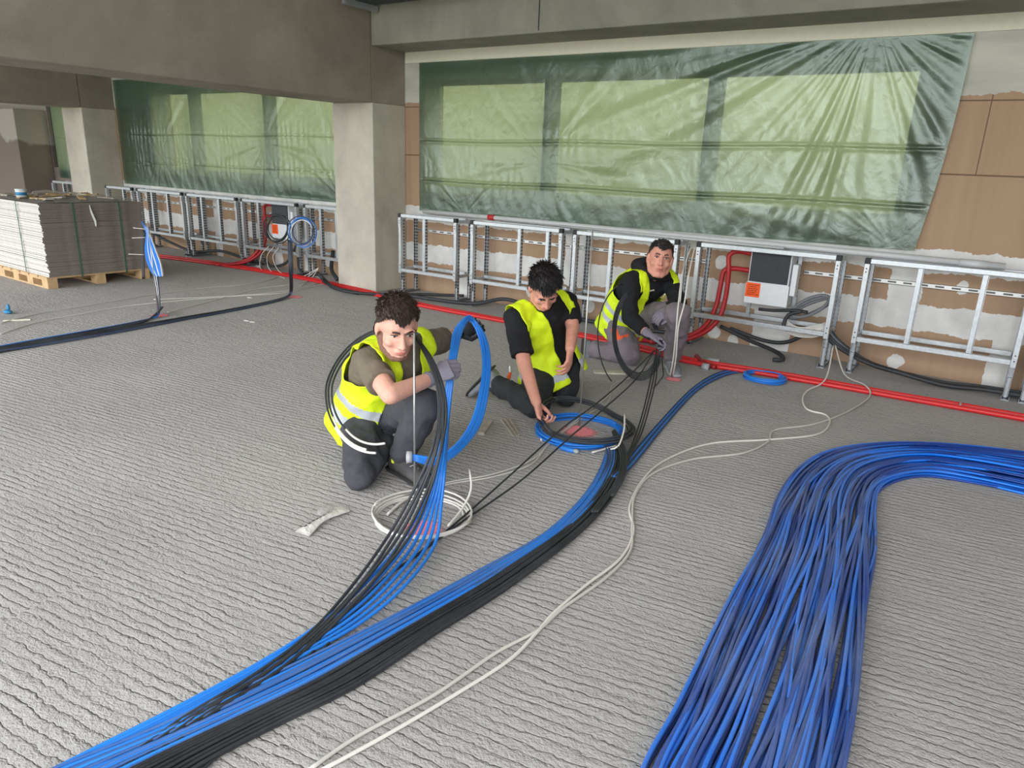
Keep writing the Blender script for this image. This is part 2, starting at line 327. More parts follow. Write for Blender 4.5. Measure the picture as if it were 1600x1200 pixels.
# ------------------------------------------------------------------ mesh helpers
class MB:
    def __init__(s): s.v = []; s.f = []; s.mi = []; s.mats = []
    def midx(s, m):
        if m not in s.mats: s.mats.append(m)
        return s.mats.index(m)
    def add(s, vs, fs, mi=0):
        o = len(s.v); s.v += [tuple(p) for p in vs]; s.f += [tuple(i+o for i in f) for f in fs]; s.mi += [mi]*len(fs)
    def box(s, a, b, mi=0, bev=0):
        x0, y0, z0 = (min(a[i], b[i]) for i in range(3)); x1, y1, z1 = (max(a[i], b[i]) for i in range(3))
        if bev <= 0:
            s.add([(x0,y0,z0),(x1,y0,z0),(x1,y1,z0),(x0,y1,z0),(x0,y0,z1),(x1,y0,z1),(x1,y1,z1),(x0,y1,z1)],
                  [(0,3,2,1),(4,5,6,7),(0,1,5,4),(1,2,6,5),(2,3,7,6),(3,0,4,7)], mi)
        else:
            bm = bmesh.new(); bmesh.ops.create_cube(bm, size=1)
            for v in bm.verts: v.co = Vector((x0+(v.co.x+.5)*(x1-x0), y0+(v.co.y+.5)*(y1-y0), z0+(v.co.z+.5)*(z1-z0)))
            bmesh.ops.bevel(bm, geom=bm.edges[:], offset=bev, segments=2, affect='EDGES', profile=.5)
            s.bm(bm, mi)
        return s
    def bm(s, bm, mi=0):
        bm.verts.index_update(); s.add([v.co.copy() for v in bm.verts], [[v.index for v in f.verts] for f in bm.faces], mi); bm.free()
    def obox(s, c, ax, ay, az, mi=0):   # oriented box: centre and half-axis vectors
        s.add([c+ax*i+ay*j+az*k for k in (-1,1) for (i,j) in ((-1,-1),(1,-1),(1,1),(-1,1))],
              [(0,3,2,1),(4,5,6,7),(0,1,5,4),(1,2,6,5),(2,3,7,6),(3,0,4,7)], mi); return s
    def tube(s, pts, r, n=8, caps=True, mi=0, rnd=False, flat=None):
        pts = [Vector(p) for p in pts]; N = len(pts); rs = r if isinstance(r, (list, tuple)) else [r]*N
        if rnd:   # rounded ends
            t0 = (pts[0]-pts[1]).normalized(); t1 = (pts[-1]-pts[-2]).normalized(); r0, r1 = rs[0], rs[-1]
            pre = [pts[0]+t0*r0*math.sin(a) for a in (1.45, 1.1, .6)]; prr = [r0*math.cos(a) for a in (1.45, 1.1, .6)]
            pos = [pts[-1]+t1*r1*math.sin(a) for a in (.6, 1.1, 1.45)]; por = [r1*math.cos(a) for a in (.6, 1.1, 1.45)]
            pts = pre+pts+pos; rs = prr+list(rs)+por; N = len(pts)
        T = []
        for i in range(N):
            t = pts[min(i+1, N-1)]-pts[max(i-1, 0)]
            T.append(t.normalized() if t.length > 1e-9 else Vector((0, 0, 1)))
        a = Vector(flat[0]) if flat else (Vector((0, 0, 1)) if abs(T[0].z) < .9 else Vector((1, 0, 0)))
        u = (a-T[0]*a.dot(T[0])).normalized(); o = len(s.v)
        fl = flat[1] if flat else 1
        for i in range(N):
            u = (u-T[i]*u.dot(T[i]))
            u = u.normalized() if u.length > 1e-9 else T[i].orthogonal().normalized()
            w_ = T[i].cross(u)
            for k in range(n):
                an = 2*PI*k/n; s.v.append(tuple(pts[i]+(u*math.cos(an)*fl+w_*math.sin(an))*rs[i]))
        for i in range(N-1):
            for k in range(n):
                s.f.append((o+i*n+k, o+i*n+(k+1) % n, o+(i+1)*n+(k+1) % n, o+(i+1)*n+k)); s.mi.append(mi)
        if caps:
            s.f.append(tuple(o+k for k in reversed(range(n)))); s.f.append(tuple(o+(N-1)*n+k for k in range(n))); s.mi += [mi]*2
        return s
    def ell(s, c, ax, ay, az, mi=0, nu=16, nv=10):   # ellipsoid with axis vectors
        o = len(s.v); c = Vector(c)
        s.v.append(tuple(c+az))
        for j in range(1, nv):
            p = PI*j/nv
            for i in range(nu):
                a = 2*PI*i/nu; s.v.append(tuple(c+ax*math.cos(a)*math.sin(p)+ay*math.sin(a)*math.sin(p)+az*math.cos(p)))
        s.v.append(tuple(c-az)); L = len(s.v)-1
        hand_ = ax.cross(ay).dot(az) > 0
        fs = []
        for i in range(nu): fs.append((o, o+1+i, o+1+(i+1) % nu))
        for j in range(nv-2):
            for i in range(nu):
                a = o+1+j*nu; b = a+nu; fs.append((a+i, b+i, b+(i+1) % nu, a+(i+1) % nu))
        for i in range(nu): fs.append((L, L-nu+(i+1) % nu, L-nu+i))
        if not hand_: fs = [tuple(reversed(f)) for f in fs]
        s.f += fs; s.mi += [mi]*len(fs); return s
    def loft(s, rings, mi=0, n=24):   # rings: (centre, ax, ay) half-axis vectors
        o = len(s.v)
        for c, ax, ay in rings:
            for k in range(n):
                a = 2*PI*k/n; s.v.append(tuple(c+ax*math.cos(a)+ay*math.sin(a)))
        N = len(rings)
        for i in range(N-1):
            for k in range(n):
                s.f.append((o+i*n+k, o+i*n+(k+1) % n, o+(i+1)*n+(k+1) % n, o+(i+1)*n+k)); s.mi.append(mi)
        s.f.append(tuple(o+k for k in reversed(range(n)))); s.f.append(tuple(o+(N-1)*n+k for k in range(n))); s.mi += [mi]*2
        return s
    def mesh(s, name):
        me = bpy.data.meshes.new(name); me.from_pydata(s.v, [], s.f); return me
    def build(s, name, mats, parent=None, smooth=False, org=None):
        me = s.mesh(name); mats = mats if isinstance(mats, (list, tuple)) else [mats]
        for m in mats: me.materials.append(m)
        me.polygons.foreach_set('material_index', s.mi)
        me.validate(); me.update()
        return link(name, me, parent, smooth, org)
def link(name, me, parent=None, smooth=False, org=None):
    if smooth: me.polygons.foreach_set('use_smooth', [True]*len(me.polygons))
    o = bpy.data.objects.new(name, me); C.objects.link(o)
    if parent is None and org is None:
        n = len(me.vertices)
        if n:
            co = np.empty(n*3); me.vertices.foreach_get('co', co); co = co.reshape(-1, 3)
            org = Vector(((co[:, 0].min()+co[:, 0].max())/2, (co[:, 1].min()+co[:, 1].max())/2, co[:, 2].min()))
    if parent is not None:
        pl = Vector(parent['_o']) if '_o' in parent else Vector((0, 0, 0))
        me.transform(Matrix.Translation(-pl)); o.parent = parent; o['_o'] = tuple(pl)
    elif org is not None:
        org = Vector(org); me.transform(Matrix.Translation(-org)); o.location = org; o['_o'] = tuple(org)
    return o
def thing(name, label, cat, org, group=None):
    o = bpy.data.objects.new(name, None); C.objects.link(o); o.location = org; o['_o'] = tuple(org); o.empty_display_size = .1
    return tag(o, label, cat, group)
def tag(o, label, cat=None, group=None):
    if label: o['label'] = label
    if cat: o['category'] = cat
    if group: o['group'] = group
    return o
def struct(o, label=None):
    o['kind'] = 'structure'
    if label: o['label'] = label
    return o
def smooth_path(pts, step=.03):
    pts = [Vector(p) for p in pts]
    P = [pts[0]*2-pts[1]]+pts+[pts[-1]*2-pts[-2]]; out = []
    for i in range(1, len(P)-2):
        a, b, c, d = P[i-1:i+3]; n = max(2, int((c-b).length/step))
        for k in range(n):
            t = k/n; out.append(.5*((2*b)+(c-a)*t+(2*a-5*b+4*c-d)*t*t+(3*b-a-3*c+d)*t**3))
    out.append(pts[-1]); return out
def resample(pts, n):
    L = [0]
    for i in range(1, len(pts)): L.append(L[-1]+(pts[i]-pts[i-1]).length)
    out = []; j = 0
    for k in range(n):
        t = L[-1]*k/(n-1)
        while j < len(L)-2 and L[j+1] < t: j += 1
        f = (t-L[j])/max(1e-9, L[j+1]-L[j]); out.append(pts[j].lerp(pts[j+1], min(1, f)))
    return out
def cable(name, pts, r, mat, label=None, cat='cable', group=None, parent=None, step=.03, n=7, raw=False):
    p = pts if raw else smooth_path(pts, step)
    mb = MB(); mb.tube(p, r, n)
    o = mb.build(name, mat, parent, True)
    if parent is None: tag(o, label, cat, group)
    return o

# ------------------------------------------------------------------ the room
X1, CW, YF, YW = -5.9, .62, 5.88, 6.40
XL2 = -12.1; XL3 = -18.3
b = MB(); b.box((-30, -12, -.3), (12, 6.9, 0)); struct(b.build('floor', M_floor), 'grey ribbed bare concrete floor slab')
b = MB(); b.box((-24, -2.5, 4.2), (9, 6.9, 4.45)); struct(b.build('ceiling', M_ceil), 'unseen ceiling slab, raised and made pale to bounce daylight')  # out of view; height and pale colour chosen to bring more light inside
b = MB(); b.box((9, -2.5, 0), (9.3, 6.9, 4.2)); struct(b.build('wall_right', M_conc))
b = MB(); b.box((5.0, -2.8, 0), (9, -2.5, 4.2)); struct(b.build('wall_front_shade', M_conc))  # unseen wall added behind the camera to darken the right side
b = MB(); b.box((-24.3, -2.5, 0), (-24, 6.9, 4.2)); struct(b.build('wall_left', M_plast))
def holed_wall(name, x0, x1, wx0, wx1, wz0, wz1, mat, label):
    b = MB(); y0, y1 = YW, 6.7
    b.box((x0, y0, 0), (wx0, y1, 4.2)); b.box((wx1, y0, 0), (x1, y1, 4.2)); b.box((wx0, y0, 0), (wx1, y1, wz0)); b.box((wx0, y0, wz1), (wx1, y1, 4.2))
    return struct(b.build(name, mat), label)
holed_wall('wall_back', -6.1, 9, -5.60, -.76, 1.16, 2.315, M_dry, 'window wall of brown gypsum board with white filler')
holed_wall('wall_back_left', -12.3, -6.1, -11.02, -6.3, 1.16, 2.315, M_dry, 'window wall of the next bay, brown board with white filler')
holed_wall('wall_back_far', -24, -12.3, -14.40, -12.75, 1.1, 2.3, M_plast, 'far window wall with mottled grey and white plaster')
def window(n, x0, x1, z0, z1, mull):
    b = MB(); y0, y1 = 6.50, 6.58; t = .05
    b.box((x0, y0, z0), (x0+t, y1, z1)); b.box((x1-t, y0, z0), (x1, y1, z1)); b.box((x0+t, y0, z0), (x1-t, y1, z0+t)); b.box((x0+t, y0, z1-t), (x1-t, y1, z1))
    for m in mull: b.box((m-.055, y0-.06, z0+t), (m+.055, y1, z1-t))
    o = struct(b.build('window_%d' % n, M_frame), 'dark framed window behind green film')
    p = MB(); xs = [x0+t]+[e for m in mull for e in (m-.055, m+.055)]+[x1-t]
    for i in range(0, len(xs), 2): p.box((xs[i], 6.53, z0+t), (xs[i+1], 6.54, z1-t))
    p.build('pane', M_glass, o)
window(1, -5.60, -.76, 1.16, 2.315, (-4.03, -2.36)); window(2, -11.02, -6.3, 1.16, 2.315, (-10.1, -8.42)); window(3, -14.40, -12.75, 1.1, 2.3, (-14.3,))
# columns and beams
def colmn(x, lab):
    b = MB(); b.box((x-CW, YF, 0), (x, YW, 2.05), bev=.012); return struct(b.build('column', M_conc2, None), lab)
colmn(X1, 'concrete column between the two film-covered bays'); colmn(XL2, 'concrete column behind the pallet'); b = MB(); b.box((-17, YF, 0), (-14.42, YW, 2.05), bev=.012); struct(b.build('wall_pier', M_plast), 'plastered wall pier at the far left')
def beam(x, y1, lab):
    b = MB(); b.box((x-CW, -2.5, 2.05), (x, YF-.002, 4.2), bev=.01); b.box((x-CW, YF+.002, 2.05), (x-.004, YW, 4.2), bev=.008)
    return struct(b.build('beam', M_conc), lab)
beam(X1, YW, 'deep concrete beam over the near column'); beam(XL2, YW, 'deep concrete beam over the column behind the pallet'); beam(XL3, YW, 'furthest deep concrete beam')
for (a, c, k) in ((X1+.004, 9, 0), (XL2, X1-CW, 1), (XL3, XL2-CW, 2)):
    b = MB(); b.box((a, YF, 2.60), (c, YW-.001, 4.2), bev=.012)
    struct(b.build('edge_beam', M_conc3), ['weathered concrete edge beam above the big film sheet', 'concrete edge beam of the next bay', 'concrete edge beam of the far bay'][k])
b = MB(); b.box((X1+.01, YW-.012, 2.49), (6, YW-.002, 2.6)); struct(b.build('trim_1', M_whitep), 'cream painted strip along the top of the window wall')
# form joints on the edge beam
b = MB(); b.box((-3.83, YF-.003, 2.62), (-3.82, YF+.001, 4.2)); struct(b.build('trim_2', M_cap), 'thin dark joint in the edge beam')

# cable tray under the ceiling
t = thing('cable_tray', 'dark metal cable tray high up along the edge beam', 'cable tray', (-5.8, 5.6, 2.95))
b = MB(); b.box((-5.82, 5.45, 2.955), (-.2, 5.80, 2.965)); b.box((-5.82, 5.45, 2.955), (-.2, 5.455, 3.03)); b.box((-5.82, 5.795, 2.955), (-.2, 5.80, 3.03)); b.build('tray', M_tray, t)
for x in (-5.80, -3.6, -1.6):
    b = MB(); b.box((x, 5.40, 2.90), (x+.04, 5.85, 2.953)); b.box((x+.005, 5.41, 2.953), (x+.03, 5.43, 4.2)); b.build('bracket', M_steel, t)

# ------------------------------------------------------------------ green film sheets
def film(name, x0, x1, z0, z1, nx, nz, label, fan, shape, creases):
    vs = []; fs = []
    for j in range(nz+1):
        v = j/nz
        for i in range(nx+1):
            u = i/nx; xa, xb, za, zb = shape(u, v) if shape else (x0, x1, z0, z1)
            x = xa+(xb-xa)*u; z = za+(zb-za)*v
            y = 0
            for (cx, cz, k, a, rr, pw) in fan:    # folds fanning out of a fixing point
                dx, dz = x-cx, z-cz; th = math.atan2(dz, dx); r_ = math.hypot(dx, dz)
                q = noise.noise(Vector((th*2, r_*.35, 3.1)))
                s_ = math.sin(th*k+q*5)+.55*math.sin(th*k*2.17+1.3+q*7)
                y += a*s_*min(1, (r_/1.0)**1.3)*(.45+1.1*max(0, noise.noise(Vector((th*1.7, r_*.5, 9)))+.35))*math.exp(-(r_/rr)**2)*(1 if pw is None else max(0, pw(th)))
            y += .012*noise.noise(Vector((x*1.1, 0, z*1.5)))
            y += .004*noise.noise(Vector((x*9+z*5, 2, z*2-x)))+.002*abs(noise.noise(Vector((x*16, 5, z*13))))
            for cz, am in creases:
                zz = cz+.03*(x-x0)/(x1-x0)+.006*math.sin(x*3)
                y += am*math.exp(-((z-zz)/.012)**2)-am*.6*math.exp(-((z-zz+.02)/.02)**2)
                y += .006*math.exp(-abs(z-zz)/.09)*math.sin(x*60+5*noise.noise(Vector((x*4, z, 0))))*max(0, noise.noise(Vector((x*1.2, cz*7, 4)))+.15)*2
            edge = min(1, u/.02, (1-u)/.02, (1-v)/.04)
            vs.append((x, YW-.040+max(-.035, min(.035, y*max(0, edge)))-.0, z))
    for j in range(nz):
        for i in range(nx):
            a = j*(nx+1)+i; fs.append((a, a+1, a+nx+2, a+nx+1))
    me = bpy.data.meshes.new(name); me.from_pydata(vs, [], fs); me.materials.append(M_film); me.update()
    o = link(name, me, None, True); return tag(o, label, 'plastic sheet')
def shp1(u, v):
    sag = .05*math.sin(PI*v)
    return (-5.66, -.60+.10*v+sag*.6, .925+.035*u, 2.482)
left = lambda th: 1.0
film('plastic_sheet', -5.66, -.5, .93, 2.48, 560, 190, 'large green translucent plastic sheet taped over the window behind the three workers',
     [(-1.15, 2.62, 23, .013, 2.6, None), (-4.0, 1.50, 11, .010, .9, None), (-.75, .97, 16, .008, .8, None), (-5.0, .93, 13, .010, .5, None), (-2.4, 1.25, 9, .007, .9, None)], shp1, [(1.69, .014), (1.27, .016)])
film('plastic_sheet', -12.0, -6.53, .93, 2.48, 420, 120, 'green translucent plastic sheet over the window of the bay left of the near column',
     [(-6.9, .95, 14, .010, 1.2, None), (-8.4, 1.6, 10, .008, .9, None), (-10.9, 1.4, 12, .008, .9, None)], None, [(1.69, .010), (1.27, .006)])
film('plastic_sheet', -14.15, -12.73, .93, 2.35, 120, 80, 'narrow green plastic sheet far behind the pallet, left of its column',
     [(-13.4, 2.3, 12, .010, 1.2, None)], None, [(1.6, .01)])

# ------------------------------------------------------------------ steel frames
def frame(x0, x1, studs, label, group, legs_l=True, legs_r=True):
    zt, zb, y = .90, .27, 6.05
    t = thing('steel_frame', label, 'metal frame', ((x0+x1)/2, y, 0), group)
    p = .036
    b = MB(); b.box((x0+p, y-.02, zt-p), (x1-p, y+.02, zt), bev=.003); b.build('top_rail', M_steel, t)
    b = MB(); b.box((x0+p, y-.02, zb-.012), (x1-p, y+.02, zb+p-.012), bev=.003); b.build('bottom_rail', M_steel, t)
    b = MB(); b.box((x0+p, 6.235, zb+.01), (x1-p, 6.265, zb+.045), bev=.003); b.build('rear_bottom_rail', M_steel, t)
    b = MB(); b.box((x0+p, 6.235, zt-p), (x1-p, 6.265, zt-.004), bev=.003); b.build('rear_top_rail', M_steel, t)
    for x in (x0, x1-p):
        c = MB(); c.box((x, y-.02, zb-.03), (x+p, y+.02, zt-.003), bev=.003); c.build('end_post', M_steel, t)
        c = MB(); c.box((x-.003, y-.024, zt-.04), (x+p+.003, y+.016, zt+.004), bev=.004); c.build('corner_cap', M_cap, t)
        for za, zz in ((zt-.14, zt-.05), (zb-.02, zb+.09)):
            c = MB(); c.box((x+.002, y-.025, za), (x+p-.002, y-.0205, zz)); c.build('bracket', M_steel, t)
        for zc in (zt-.1, zt-.075, zb+.02, zb+.06): MB().tube([(x+p/2, y-.029, zc), (x+p/2, y-.0245, zc)], .005, 8).build('screw', M_cap, t)
    for x in studs:
        c = MB(); c.box((x, y-.012, zb+.025), (x+.034, y+.012, zt-p), bev=.002)
        c.build('stud', M_steel, t)
        c = MB(); c.box((x+.036, y-.01, zb+.025), (x+.040, y+.03, zt-p)); c.build('stud_flange', M_perf, t)
    for x, on in ((x0+.002, legs_l), (x1-.034, legs_r)):
        if not on: continue
        for yy in (y+.03, 6.30):
            # an open perforated channel
            c = MB(); c.box((x, yy-.018, .02), (x+.003, yy+.018, zt-.05)); c.box((x+.029, yy-.018, .02), (x+.032, yy+.018, zt-.05)); c.box((x+.003, yy+.015, .02), (x+.029, yy+.018, zt-.05))
            c.build('leg', M_perf, t)
            c = MB(); c.box((x+.006, yy-.012, .015), (x+.026, yy+.012, .16)); c.build('leg_insert', M_perf, t)
        c = MB(); c.box((x-.008, y-.03, .001), (x+.042, 6.345, .008)); c.box((x-.008, y-.03, .008), (x-.005, 6.345, .03)); c.box((x+.039, y-.03, .008), (x+.042, 6.345, .03)); c.build('foot_channel', M_perf, t)
        for za in (zb, zt-.05):
            c = MB(); c.box((x+.004, y+.05, za), (x+.03, 6.28, za+.03)); c.build('side_arm', M_steel, t)
        for yy in (y+.03, 6.30): MB().tube([(x+.016, yy, .009), (x+.016, yy, .1)], .006, 8).build('levelling_bolt', M_rod, t)
    return t
GF = 'galvanised frames along the window wall'
frame(-5.68, -4.85, (-5.33,), 'galvanised steel wall frame beside the near column, left end of the right-hand row', GF)
frame(-4.66, -3.55, (-4.07, -3.74), 'galvanised steel wall frame just left of the middle kneeling worker', GF)
frame(-3.43, -2.375, (-3.05,), 'galvanised steel wall frame behind the worker in the black hoodie', GF)
frame(-2.21, -1.05, (), 'galvanised steel wall frame holding the dark box with the orange sticker in the right bay', GF)
frame(-.88, .20, (-.52, -.115), 'galvanised steel wall frame at the right with two broad studs and bare board behind', GF)
frame(.27, 1.3, (.6,), 'galvanised steel wall frame cut off by the right edge of the photo', GF)
frame(-7.27, -6.16, (-7.0, -6.72), 'galvanised steel wall frame half hidden by the near column, right end of the left-hand row', GF)
frame(-8.52, -7.40, (-8.2,), 'galvanised steel wall frame with the dark box behind the hanging cable coils', GF)
frame(-9.79, -8.62, (-9.45, -9.05), 'galvanised steel wall frame left of the one behind the hanging coils', GF)
frame(-11.07, -9.88, (-10.7, -10.3), 'galvanised steel wall frame just right of the board stack', GF)
frame(-11.98, -11.2, (-11.5,), 'small galvanised steel wall frame showing above the board stack', GF)
frame(-13.75, -12.9, (-13.4,), 'distant galvanised steel wall frame left of the column behind the pallet', GF)

def rail(x0, x1, label):
    b = MB(); b.box((x0, YW-.03, .688), (x1, YW-.026, .722)); b.box((x0, YW-.03, .688), (x1, YW-.002, .690)); b.box((x0, YW-.03, .720), (x1, YW-.002, .722))
    tag(b.build('slotted_rail', M_rail), label, 'mounting rail', 'slotted rails on the wall')
rail(-5.75, -2.24, 'slotted steel rail screwed along the wall behind the workers')
rail(-1.38, .6, 'slotted steel rail on the brown board right of the orange sticker box')
rail(-12.0, -6.55, 'slotted steel rail along the wall of the left bay')

# grey conduit lying along the top of the frames
t = thing('conduit_pipe', 'long light grey plastic conduit lying on top of the frames', 'pipe', (-2.8, 6.15, .93))
b = MB(); b.tube([(-5.55, 6.31, .925), (-4, 6.28, .927), (-2.5, 6.2, .925), (-1.2, 6.15, .927), (0.0, 6.12, .925)], .024, 14); b.build('tube', M_pvc, t, True)
b = MB(); b.tube([(-4.62, 6.29, .927), (-4.54, 6.29, .927)], .029, 14); b.build('red_coupling', M_redcap, t, True)
b = MB(); b.tube([(-.28, 6.125, .925), (-.10, 6.12, .925)], .0285, 14); b.build('coupling', M_pvc, t, True)
b = MB(); b.tube([(-3.7, 6.215, .912), (-2.4, 6.11, .912), (-1.5, 6.08, .912)], .010, 8); tag(b.build('thin_conduit', M_pvc, None, True), 'thin grey tube lying in front of the long conduit on the frames', 'pipe')

# ------------------------------------------------------------------ dark panel boxes with orange stickers
def unit(dx, label, dy=0):
    t = thing('distribution_box', label, 'wall box', (-1.6+dx, 6.15, .42))
    def q(px, py, Y=6.15): p = W(px, py, Y); return p
    b = MB(); b.box((-1.775+dx, 6.155, .425), (-1.44+dx, 6.33, .86), bev=.004); b.build('housing', M_box, t)
    b = MB(); b.box((-1.765+dx, 6.144, .61), (-1.45+dx, 6.156, .852), bev=.002); b.build('dark_panel', M_panel, t)
    b = MB(); b.box((-1.785+dx, 6.150, .425), (-1.43+dx, 6.154, .60)); b.build('cover_plate', M_box, t)
    s = MB(); s.box((-1.782+dx, 6.1475, .478), (-1.662+dx, 6.1495, .598)); so = s.build('orange_sticker', M_orange, t)
    l = MB(); rr = random.Random(3)
    for k in range(6):
        x = -1.765+dx; zc = .580-.016*k
        while x < -1.69+dx:
            wv = rr.uniform(.006, .022); l.box((x, 6.1466, zc-.003), (x+wv, 6.1474, zc+.003)); x += wv+.005
    l.build('printed_lines', M_ink, so)
    b = MB(); b.box((-1.43+dx, 6.17, .52), (-1.385+dx, 6.26, .78), bev=.006); b.build('actuator', M_box, t)
    for x in (-1.42, ):
        b = MB(); b.box((x+dx, 6.28, .30), (x+.03+dx, 6.30, .86)); b.build('bracket', M_perf, t)
    b = MB(); b.box((-1.76+dx, 6.17, .31), (-1.73+dx, 6.19, .424)); b.build('bracket', M_perf, t)
unit(0, 'dark-fronted metal box with an orange sticker beside the black-hoodie worker')
unit(-6.27, 'dark-fronted metal box with an orange sticker seen through the hanging coils in the left bay')
# red hoses
def rel(dx, pts): return [V(p[0]+dx, p[1], p[2]) for p in pts]
h1 = [(-1.78, 6.2, .83), (-1.90, 6.2, .84), (-1.97, 6.19, .80), (-1.955, 6.18, .66), (-1.95, 6.17, .45), (-1.97, 6.13, .27), (-2.05, 6.05, .14), (-2.20, 5.93, .06), (-2.45, 5.78, .025)]
h2 = [(-1.78, 6.2, .69), (-1.93, 6.2, .69), (-2.0, 6.19, .66), (-2.01, 6.17, .5), (-2.02, 6.15, .35), (-2.06, 6.08, .2), (-2.16, 5.99, .1), (-2.34, 5.86, .035), (-2.6, 5.78, .025)]
for dx, nm in ((0, 'beside the black-hoodie worker'), (-6.27, 'in the left bay')):
    cable('red_hose', rel(dx, h1), .021, M_redd, 'upper thick red hose from the sticker box to the floor '+nm, 'hose', n=12)
    cable('red_hose', rel(dx, h2), .021, M_redd, 'lower thick red hose from the sticker box to the floor '+nm, 'hose', n=12)
cable('red_hose', [F(1088, 556, .03), F(1098, 566, .028), F(1110, 571, .024), F(1118, 574, .022)], .018, M_redd, 'short red hose stub by the foot of the black-hoodie worker', 'hose', n=12)
# long red floor pipes
def yl(px0, py0, z): return F(px0, py0, z)
rp = [(246, 401), (330, 412), (450, 431), (560, 454), (650, 476), (760, 497), (880, 519), (1000, 546), (1080, 566), (1200, 585), (1280, 599), (1400, 620), (1500, 637), (1610, 657), (1800, 692), (2050, 740)]
for k, (dz, dpy, r) in enumerate(((.019, 0, .0175), (.018, -5, .0165))):
    pts = [F(x, y+dpy*(1 if x > 900 else .55), dz)+V(0, .006*math.sin(x*.02+k), 0) for x, y in rp]
    cable('red_pipe', pts, r, M_red, ['front one of the two long red foil-wrapped pipes along the floor by the wall', 'rear one of the two long red foil-wrapped pipes along the floor by the wall'][k], 'pipe', n=12)
for (px, py, ln) in ((1105, 567, .10), (1098, 576, .05), (401, 421, .08)):
    a = F(px, py-4, .022); tag(MB().tube([a, a+V(ln, -.004, 0)], .0275, 12).build('tape_band', M_tape, None, True), {1105: 'grey tape wrapped round the red pipes right of the worker’s foot', 1098: 'narrow grey tape band nearest the worker’s foot on the red pipes', 401: 'grey tape round the red pipes left of the hanging coils'}[px], 'tape')
a = F(1500, 635, .022); tag(MB().tube([a-V(.006, 0, 0), a+V(.006, 0, 0)], .029, 12).build('pipe_clamp', M_steel, None, True), 'small metal clamp on the red pipe at the right', 'clamp')

# black hoses and cables along the wall foot
def hose(pts, r, mat, label, cat='hose', n=10): return cable('wall_hose', pts, r, mat, label, cat, n=n)
hose([V(-5.5, 5.85, .05), V(-5.3, 5.86, .04), V(-4.6, 6.0, .04), V(-4.3, 6.2, .1), V(-3.8, 6.2, .04), V(-2.9, 6.15, .03), V(-2.3, 6.2, .05)], .02, M_black, 'thick black hose on the floor behind the middle worker')
hose([F(505, 440, .04), F(540, 455, .03), F(600, 460, .03), F(660, 460, .03), F(725, 462, .035)], .016, M_black, 'thick black hose passing the foot of the near column')
hose([F(505, 436, .12), F(500, 430, .16), F(515, 445, .03), F(530, 452, .02), F(560, 458, .02)], .022, M_black, 'curled black hose end left of the near column foot')
hose([V(-1.98, 6.22, .17), V(-1.7, 6.2, .09), V(-1.45, 6.12, .05), V(-1.35, 5.98, .03), V(-1.42, 5.93, .025)], .018, M_black, 'black hose end curling forward under the sticker box')
hose([V(-1.9, 6.24, .16), V(-1.6, 6.25, .1), V(-1.4, 6.25, .12), V(-1.22, 6.24, .25)], .017, M_black, 'black hose rising behind the frame post right of the sticker box')
for k, (m, r) in enumerate(((M_black, .019), (M_grey, .017), (M_black, .019), (M_black, .016))):
    o = .022*k
    hose([V(-1.12, 6.20-.02*k, .33-o), V(-.98, 6.18-o*.5, .20-o*.5), V(-.75, 6.14-o*.6, .09), V(-.5, 6.13-o, .05+.004*k), V(-.2, 6.12-o, .03), V(.1, 6.16-o, .04), V(.7, 6.2-o, .03)], r, m,
         ['upper black hose sagging along the wall under the right frame', 'grey hose sagging along the wall under the right frame', 'middle black hose sagging along the wall under the right frame', 'lowest black hose sagging along the wall under the right frame'][k])
hose([V(-11.0, 6.2, .22), V(-10.5, 6.15, .14), V(-9.9, 6.15, .06), V(-9.3, 6.2, .12), V(-8.7, 6.2, .06), V(-8.3, 6.15, .05)], .02, M_black, 'black hose along the wall foot of the left bay')
hose([V(-8.3, 6.2, .1), V(-8.05, 6.1, .05), V(-7.8, 6.15, .12), V(-7.65, 6.2, .35)], .018, M_black, 'black hose sagging below the sticker box in the left bay')
hose([V(-7.6, 6.2, .35), V(-7.5, 6.1, .12), V(-7.3, 6.0, .04)], .018, M_black, 'black hose bending to the floor right of the left sticker box')
hose([V(-6.95, 6.2, .35), V(-6.88, 6.1, .15), V(-6.7, 6.0, .08), V(-6.62, 5.95, .06)], .024, M_black, 'thick black hose bending down beside the near column')
# coil of grey hose and white cable hanging right of the sticker box
cc = W(1266, 482, 6.14)
for k in range(3):
    pts = []; n_ = 34
    for i in range(n_):
        a = 2*PI*i/(n_-1)*1.0+.4*k; rr = .12-.012*k
        p = cc+V(1, 0, .62).normalized()*math.cos(a)*(rr+.06)+V(-.35, -.1, 1).normalized()*math.sin(a)*(.040+.012*k)+V(0, -.01*k, .01*k); pts.append(p)
    cable('grey_hose_coil', pts, .014, M_grey, 'grey hose looped right of the sticker box, %s loop' % ['front', 'middle', 'innermost'][k], 'hose', n=8)
for k in range(9):
    a0 = W(1226, 500+2.2*k, 6.12); a1 = W(1250, 512+1.8*k, 6.06+.01*k); a2 = W(1285, 506+2*k, 6.10); a3 = W(1296, 500-k*1.5, 6.18)
    cable('white_cable', [a0, a1, a2, a3], .005, M_white, 'thin white cable in the bunch hanging right of the sticker box', 'cable', 'white cables bunched right of the sticker box', n=6)
hose([W(1186, 483, 6.12), W(1210, 485, 6.1), W(1240, 485, 6.1), W(1262, 488, 6.1)], .014, M_black, 'short black foam hose under the white part of the sticker box')
hose([W(1255, 486, 6.1), W(1232, 492, 6.09), W(1225, 505, 6.08), W(1224, 512, 6.08)], .015, M_black, 'black foam hose bending round the white cable bunch')

